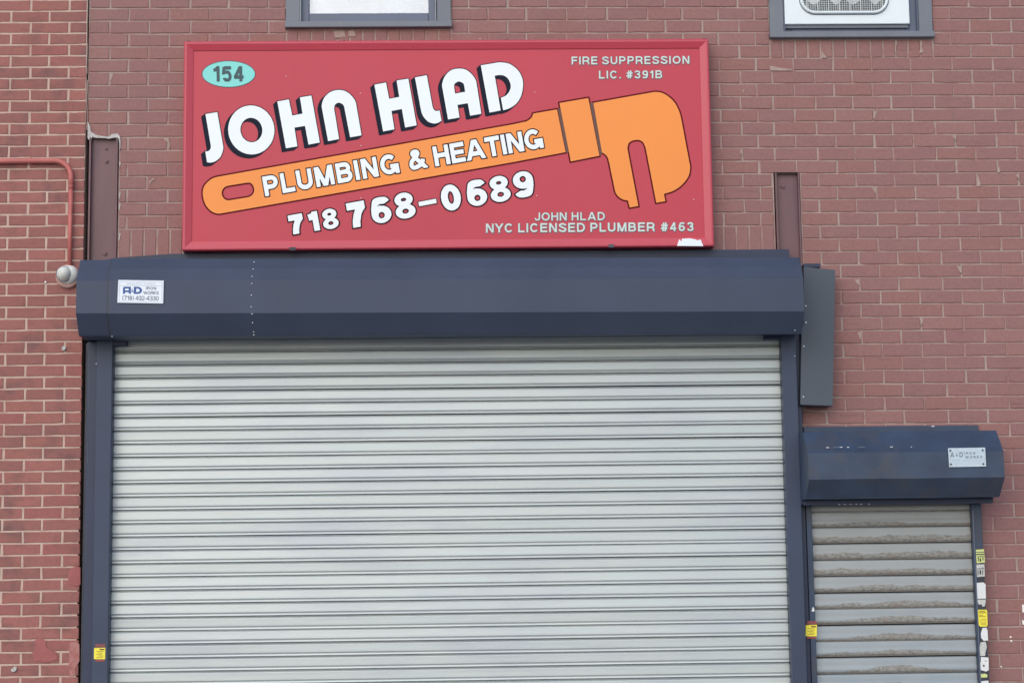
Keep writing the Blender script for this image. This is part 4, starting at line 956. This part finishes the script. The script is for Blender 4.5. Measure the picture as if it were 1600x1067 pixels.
m_ = MB(); zt_ = at(1530, 857, YJ).z; m_.box(jr0+.017, jr1-.001, YJ-.002, YJ-.0002, .3, zt_); jb = m_.obj('adhesive_residue', 'tape_black', s2)
m_ = MB(); m_.box(jr0-.0005+.004, jr0+.008, YJ-.006, YJ-.0004, .001, H2B-.04, .001); m_.obj('rail_lip', 'frame_blue', s2)
G0, G1 = 3.487, 4.459
hp2 = [(-.004, 2.37), (-.25, 2.358), (-.36, 2.246), (-.362, 2.116), (-.262, 2.032), (-.256, 2.026), (-.14, 2.026), (-.136, 2.005), (-.125, 2.005), (-.125, 2.03), (-.004, 2.05)]
m_ = MB(); n = len(hp2); xs = np.linspace(G0, G1, 7); V = []; rr = random.Random(8)
for x in xs: V += [(float(x), y+rr.uniform(-.0012, .0012), z+rr.uniform(-.001, .001)) for y, z in hp2]
F = []
for i in range(len(xs)-1): F += [(i*n+j, i*n+(j+1) % n, (i+1)*n+(j+1) % n, (i+1)*n+j) for j in range(n)]
F += [tuple(range(n))[::-1], tuple(range((len(xs)-1)*n, len(xs)*n))]; m_.add(V, F); hood2 = m_.obj('hood', 'navy_worn', s2)
m_ = MB(); zb_ = at(1400, 665.5, -.02).z; m_.box(3.53, at(1528, 668, -.02).x, -.03, -.0015, 2.33, zb_, .003); m_.obj('hood_back_plate', 'navy_worn', s2)
m_ = MB(); m_.box(G0+.008, at(1550, 780, -.15).x, -.165, -.1365, 1.998, 2.024, .002); m_.obj('hood_lip', 'navy_dark', s2)
# scuffs of bare metal along the hood's upper bend
for x, y, l in ((1293, 699, 4), (1314, 698.5, 4), (1325, 698.6, 3), (1393, 698, 4), (1424, 698, 1.5), (1306, 698.8, 9), (1346, 698.3, 10)):
    a_ = at(x, y, -.3615); m_ = MB(); m_.box(a_.x-l*.0016, a_.x+l*.0016, -.3645, -.358, a_.z-.0016, a_.z+.0012); m_.obj('bare_scuff', 'steel' if l < 6 else 'ink_grey', hood2)
for x in (1311, 1320, 1329, 1338, 1345, 1358): a_ = at(x, 787, -.166); m_ = MB(); m_.box(a_.x-.003, a_.x+.003, -.1665, -.163, 1.999, 2.002); m_.obj('bare_scuff', 'steel', hood2)
m_ = MB(); a_ = at(1457.5, 665.8, -.03); m_.box(a_.x-.008, a_.x+.008, -.032, -.02, a_.z-.002, a_.z+.002); m_.obj('bare_scuff', 'steel', hood2)
Yq = -.3660
pq2 = plaque(s2, [(1481, 700), (1539, 699), (1540.6, 728.6), (1483, 729.6)], Yq, 'plaque_old', 1); pq2['label'] = 'small weathered makers plaque with four screws at the right end of the hood'
Yq -= .0032
line_print(pq2, [(1483.8, 706), (1537.5, 705.2), (1538.5, 723.8), (1485.5, 724.6)], .45, Yq, 'ink_faint')
text('A', (1485.2, 714.3), (1491, 714.2), 7.6, .2, [('ink_grey', 0, 0, 0, 0)], Yq, pq2, xs=.78); text('&', (1493.2, 712.6), (1497.3, 712.5), 4.0, .2, [('ink_grey', 0, 0, 0, 0)], Yq, pq2)
text('D', (1499.2, 714), (1505, 713.9), 7.6, .2, [('ink_grey', 0, 0, 0, 0)], Yq, pq2, xs=.85); text('IRON', (1506.6, 710), (1523.8, 709.8), 3.8, .2, [('ink_grey', 0, 0, 0, 0)], Yq, pq2)
text('WORKS', (1508.3, 716), (1535, 715.6), 4.1, .2, [('ink_grey', 0, 0, 0, 0)], Yq, pq2); text('(718)', (1487.5, 721), (1500, 720.8), 3.6, .15, [('ink_faint', 0, 0, 0, 0)], Yq, pq2); text('492-4330', (1503.5, 720.8), (1535, 720.4), 3.6, .15, [('ink_faint', 0, 0, 0, 0)], Yq, pq2)
for x, y in ((1484.8, 703.8), (1535.3, 703.2), (1485.8, 725.2), (1536.4, 724.6)): m_ = MB(); m_.cyl(at(x, y, Yq), (0, -1, 0), .0045, .003, 8); m_.obj('screw', 'ink', pq2)
# ------------------------------------------------------------------ stickers
def sticker(parent, pts, Y, m, lab=None, marks=(), mk='ink'):
    P = Print(Y); P.loops([pts]); o = P.obj('sticker', m, parent)
    if lab: o['label'] = lab
    if marks:
        Q = Print(Y-.0008)
        for x0, y0, x1, y1 in marks: Q.loops([[(x0, y0), (x1, y0), (x1, y1), (x0, y1)]])
        Q.obj('printed_marks', mk, o)
    return o
def R_(x0, y0, x1, y1, j=0, s=0):
    r = random.Random(s)
    if not j: return [(x0, y0), (x1, y0), (x1, y1), (x0, y1)]
    o = []
    for (a, b_), (c, d_) in (((x0, y0), (x1, y0)), ((x1, y0), (x1, y1)), ((x1, y1), (x0, y1)), ((x0, y1), (x0, y0))):
        for i in range(4): t_ = i/4; o.append((a+(c-a)*t_+r.uniform(-j, j), b_+(d_-b_)*t_+r.uniform(-j, j)))
    return o
def warn(parent, x, y, Y, lab):
    sticker(parent, R_(x+2, y, x+17, y+5.2, .3, 1), Y, 'sticker_red', None, [(x+3+i*2.4, y+1.2, x+4.4+i*2.4, y+3.6) for i in range(5)], 'post_red')
    sticker(parent, [(x, y+6.2), (x+17.5, y+5.8), (x+17.2, y+23.8), (x-.3, y+23.6)], Y-.0004, 'sticker_yellow', lab, [(x+8.5, y+7.6, x+16, y+9.6)]+[(x+(6 if i % 2 else 3), y+11.4+i*2.3, x+14.5-(i % 3), y+12.0+i*2.3) for i in range(5)], 'brown_print')
    sticker(parent, R_(x+2, y+24.2, x+16, y+27.6, .4, 2), Y, 'sticker_red')
warn(shut, 147, 1005.5, -.1312, 'yellow warning sticker on the left side rail')
warn(s2, 1259, 969.8, YJ-.0012-.0, 'yellow warning sticker on the left side rail')
YS = YJ-.0026
m2 = lambda: None
sticker(s2, [(1524.5, 858.5), (1537.5, 857.5), (1539, 878.5), (1526, 879.5)], YS, 'sticker_lime', 'pale lime sticker with black print', [(1525, 861.8, 1537.6, 862.8), (1525.3, 865, 1537.8, 866.6), (1528, 868.5, 1529.3, 876.5), (1530.6, 868.5, 1534.5, 869.8), (1530.6, 872, 1533, 877), (1535.2, 868, 1536.6, 875)])
sticker(s2, [(1525.5, 881.5), (1538, 881), (1538.8, 900), (1526.5, 901)], YS, 'sticker_torn', None, [(1527, 887.5, 1537.5, 888.5), (1527.5, 890, 1528.8, 898.5), (1530.5, 890.5, 1533, 897), (1535, 890, 1536.2, 898)])
sticker(s2, [(1526, 910), (1537.4, 909.5), (1538, 911.5), (1539.8, 911), (1540.6, 934.5), (1527, 935)], YS, 'sticker_white', 'blank white sticker')
sticker(s2, [(1527.3, 936.2), (1540.2, 936), (1539.8, 943), (1538.6, 946.8), (1535.5, 947), (1533, 943.5), (1530, 944.5), (1527.8, 941)], YS, 'sticker_torn')
yl = [(1528.6, 952), (1541.2, 952), (1542.3, 953.4), (1543.2, 975.6), (1541.8, 978.2), (1531.5, 978.6), (1529.3, 975.8), (1527.6, 953.4)]
sticker(s2, yl, YS, 'sticker_yellow', 'yellow sticker with black text lines', [(1530.5, 953.8, 1539.5, 954.8), (1529.3, 956.2, 1541, 957.2), (1530, 960, 1536, 960.8), (1530, 962, 1540, 962.7), (1533, 966.2, 1541, 966.8), (1531, 969, 1541.5, 969.6), (1532, 972.2, 1541, 973), (1533, 975, 1541, 975.7)], 'brown_print')
sticker(s2, [(1535, 980.5), (1541, 979.8), (1543, 984), (1544, 1000), (1537, 1000.5), (1533, 996), (1532.5, 989)], YS, 'sticker_white')
sticker(s2, [(1532, 1003), (1540, 1001.8), (1542, 1010), (1540, 1018), (1539, 1024), (1531.5, 1024), (1530.6, 1012)], YS, 'sticker_torn')
sticker(s2, [(1532.5, 1025.6), (1544.5, 1026.6), (1545, 1046), (1541, 1048.5), (1532, 1046), (1530, 1038), (1532.5, 1033)], YS, 'sticker_white', None, [(1536, 1038, 1538.4, 1041), (1538.6, 1031.6, 1542, 1032.4)])
sticker(s2, [(1531.5, 1052.2), (1540, 1051.8), (1543, 1054), (1542.4, 1057.6), (1531.3, 1058)], YS, 'sticker_lime')
sticker(s2, [(1532.4, 1063.5), (1544.4, 1062.6), (1545.4, 1078), (1533, 1079)], YS, 'sticker_white')
sticker(s2, [(1268.5, 952.5), (1270.3, 947.4), (1272.2, 950), (1272.6, 954.6), (1268, 955)], YJ-.0012, 'sticker_white')
# ------------------------------------------------------------------ conduit and wall lamp on the neighbour
cd = thing('conduit', 'red painted conduit bending down the left brick wall to the round white lamp', 'conduit')
YN = -.034
z_h = at(40, 251.6, YN).z; xv = at(109.8, 350, YN).x; rb = .088
arc = [(xv-rb+rb*math.sin(a), YN, z_h-rb+rb*math.cos(a)) for a in [math.pi/2*i/10 for i in range(11)]]
ze = at(110, 294, YN).z; zlamp = at(104, 431, -.05).z
m_ = MB(); m_.tube([(-2.38, YN, z_h-.004), (-1.2, YN, z_h-.002)]+arc+[(xv, YN, ze+.004)], .0135, 12); m_.obj('bent_pipe', 'pipe', cd, True)
m_ = MB(); m_.tube([(xv, YN, ze), (xv, YN, zlamp+.035)], .0112, 12); m_.obj('straight_pipe', 'pipe', cd, True)
m_ = MB(); m_.cyl((xv, YN, ze-.004), (0, 0, 1), .0136, .02, 12); m_.obj('coupling', 'pipe', cd, True)
for x in (at(48, 251, YN).x, at(-60, 251, YN).x): m_ = MB(); m_.box(x-.004, x+.004, -.036, -.0125, z_h-.014, z_h+.019, .001); m_.obj('strap', 'pipe', cd)
lp = thing('wall_lamp', 'round white dome lamp on a dusty round base, below the red conduit by the hood', 'lamp')
c = at(105.5, 431.5, -.03)
m_ = MB(); m_.cyl((c.x, -.0125, c.z), (0, -1, 0), .062, .020, 28, .058); m_.cyl((c.x, -.0325, c.z), (0, -1, 0), .060, .004, 28, .056); m_.obj('base', 'lamp_rim', lp)
def dome(cx_, cy_, cz_, r, d, tilt=(0, 0), n=18, k=7, y_off=0):
    V = []; F = []
    ax = Vector((tilt[0], -1, tilt[1])).normalized(); u = ax.orthogonal().normalized(); w_ = ax.cross(u)
    for i in range(k+1):
        a = math.pi/2*i/k
        for j in range(n):
            b_ = 2*math.pi*j/n; V.append(Vector((cx_, cy_, cz_))+ax*(d*math.sin(a))+(u*math.cos(b_)+w_*math.sin(b_))*r*max(math.cos(a), .02))
    for i in range(k): F += [(i*n+j, i*n+(j+1) % n, (i+1)*n+(j+1) % n, (i+1)*n+j) for j in range(n)]
    F.append(tuple(range(k*n, k*n+n))); m_ = MB(); m_.add(V, F); return m_
dome(c.x+.006, -.035, c.z+.006, .050, .036).obj('housing', 'lamp_white', lp, True)
dome(c.x-.010, -.055, c.z+.006, .038, .050, (-.12, .10)).obj('lamp_head', 'lamp_white', lp, True)
q = Vector((c.x-.012, -.058, c.z+.006)); ring = [q+Vector((.039*math.cos(a), -.004, .039*math.sin(a))) for a in [2*math.pi*i/24 for i in range(24)]]
m_ = MB(); m_.tube(ring, .0022, 6, True); m_.obj('seam_ring', 'ink_grey', lp, True)
m_ = MB(); m_.box(c.x-.034, c.x-.026, -.096, -.084, c.z-.002, c.z+.014, .001); m_.obj('lens_slit', 'teal_print', lp)
pts = [q+Vector((.0+.03*math.sin(t_), -.049*math.cos(t_*.9)+.002, .032*math.cos(t_+1.57))) for t_ in [-.9+.2*i for i in range(10)]]
# screw left in the wall near the lamp
m_ = MB(); p = at(71, 441, -.014); m_.cyl((p.x, -.0125, p.z), (0, -1, 0), .006, .006, 8, .004); m_.obj('wall_screw', 'steel', nbr)
print('bricks', nb, nb2, 'objects', len(bpy.data.objects))
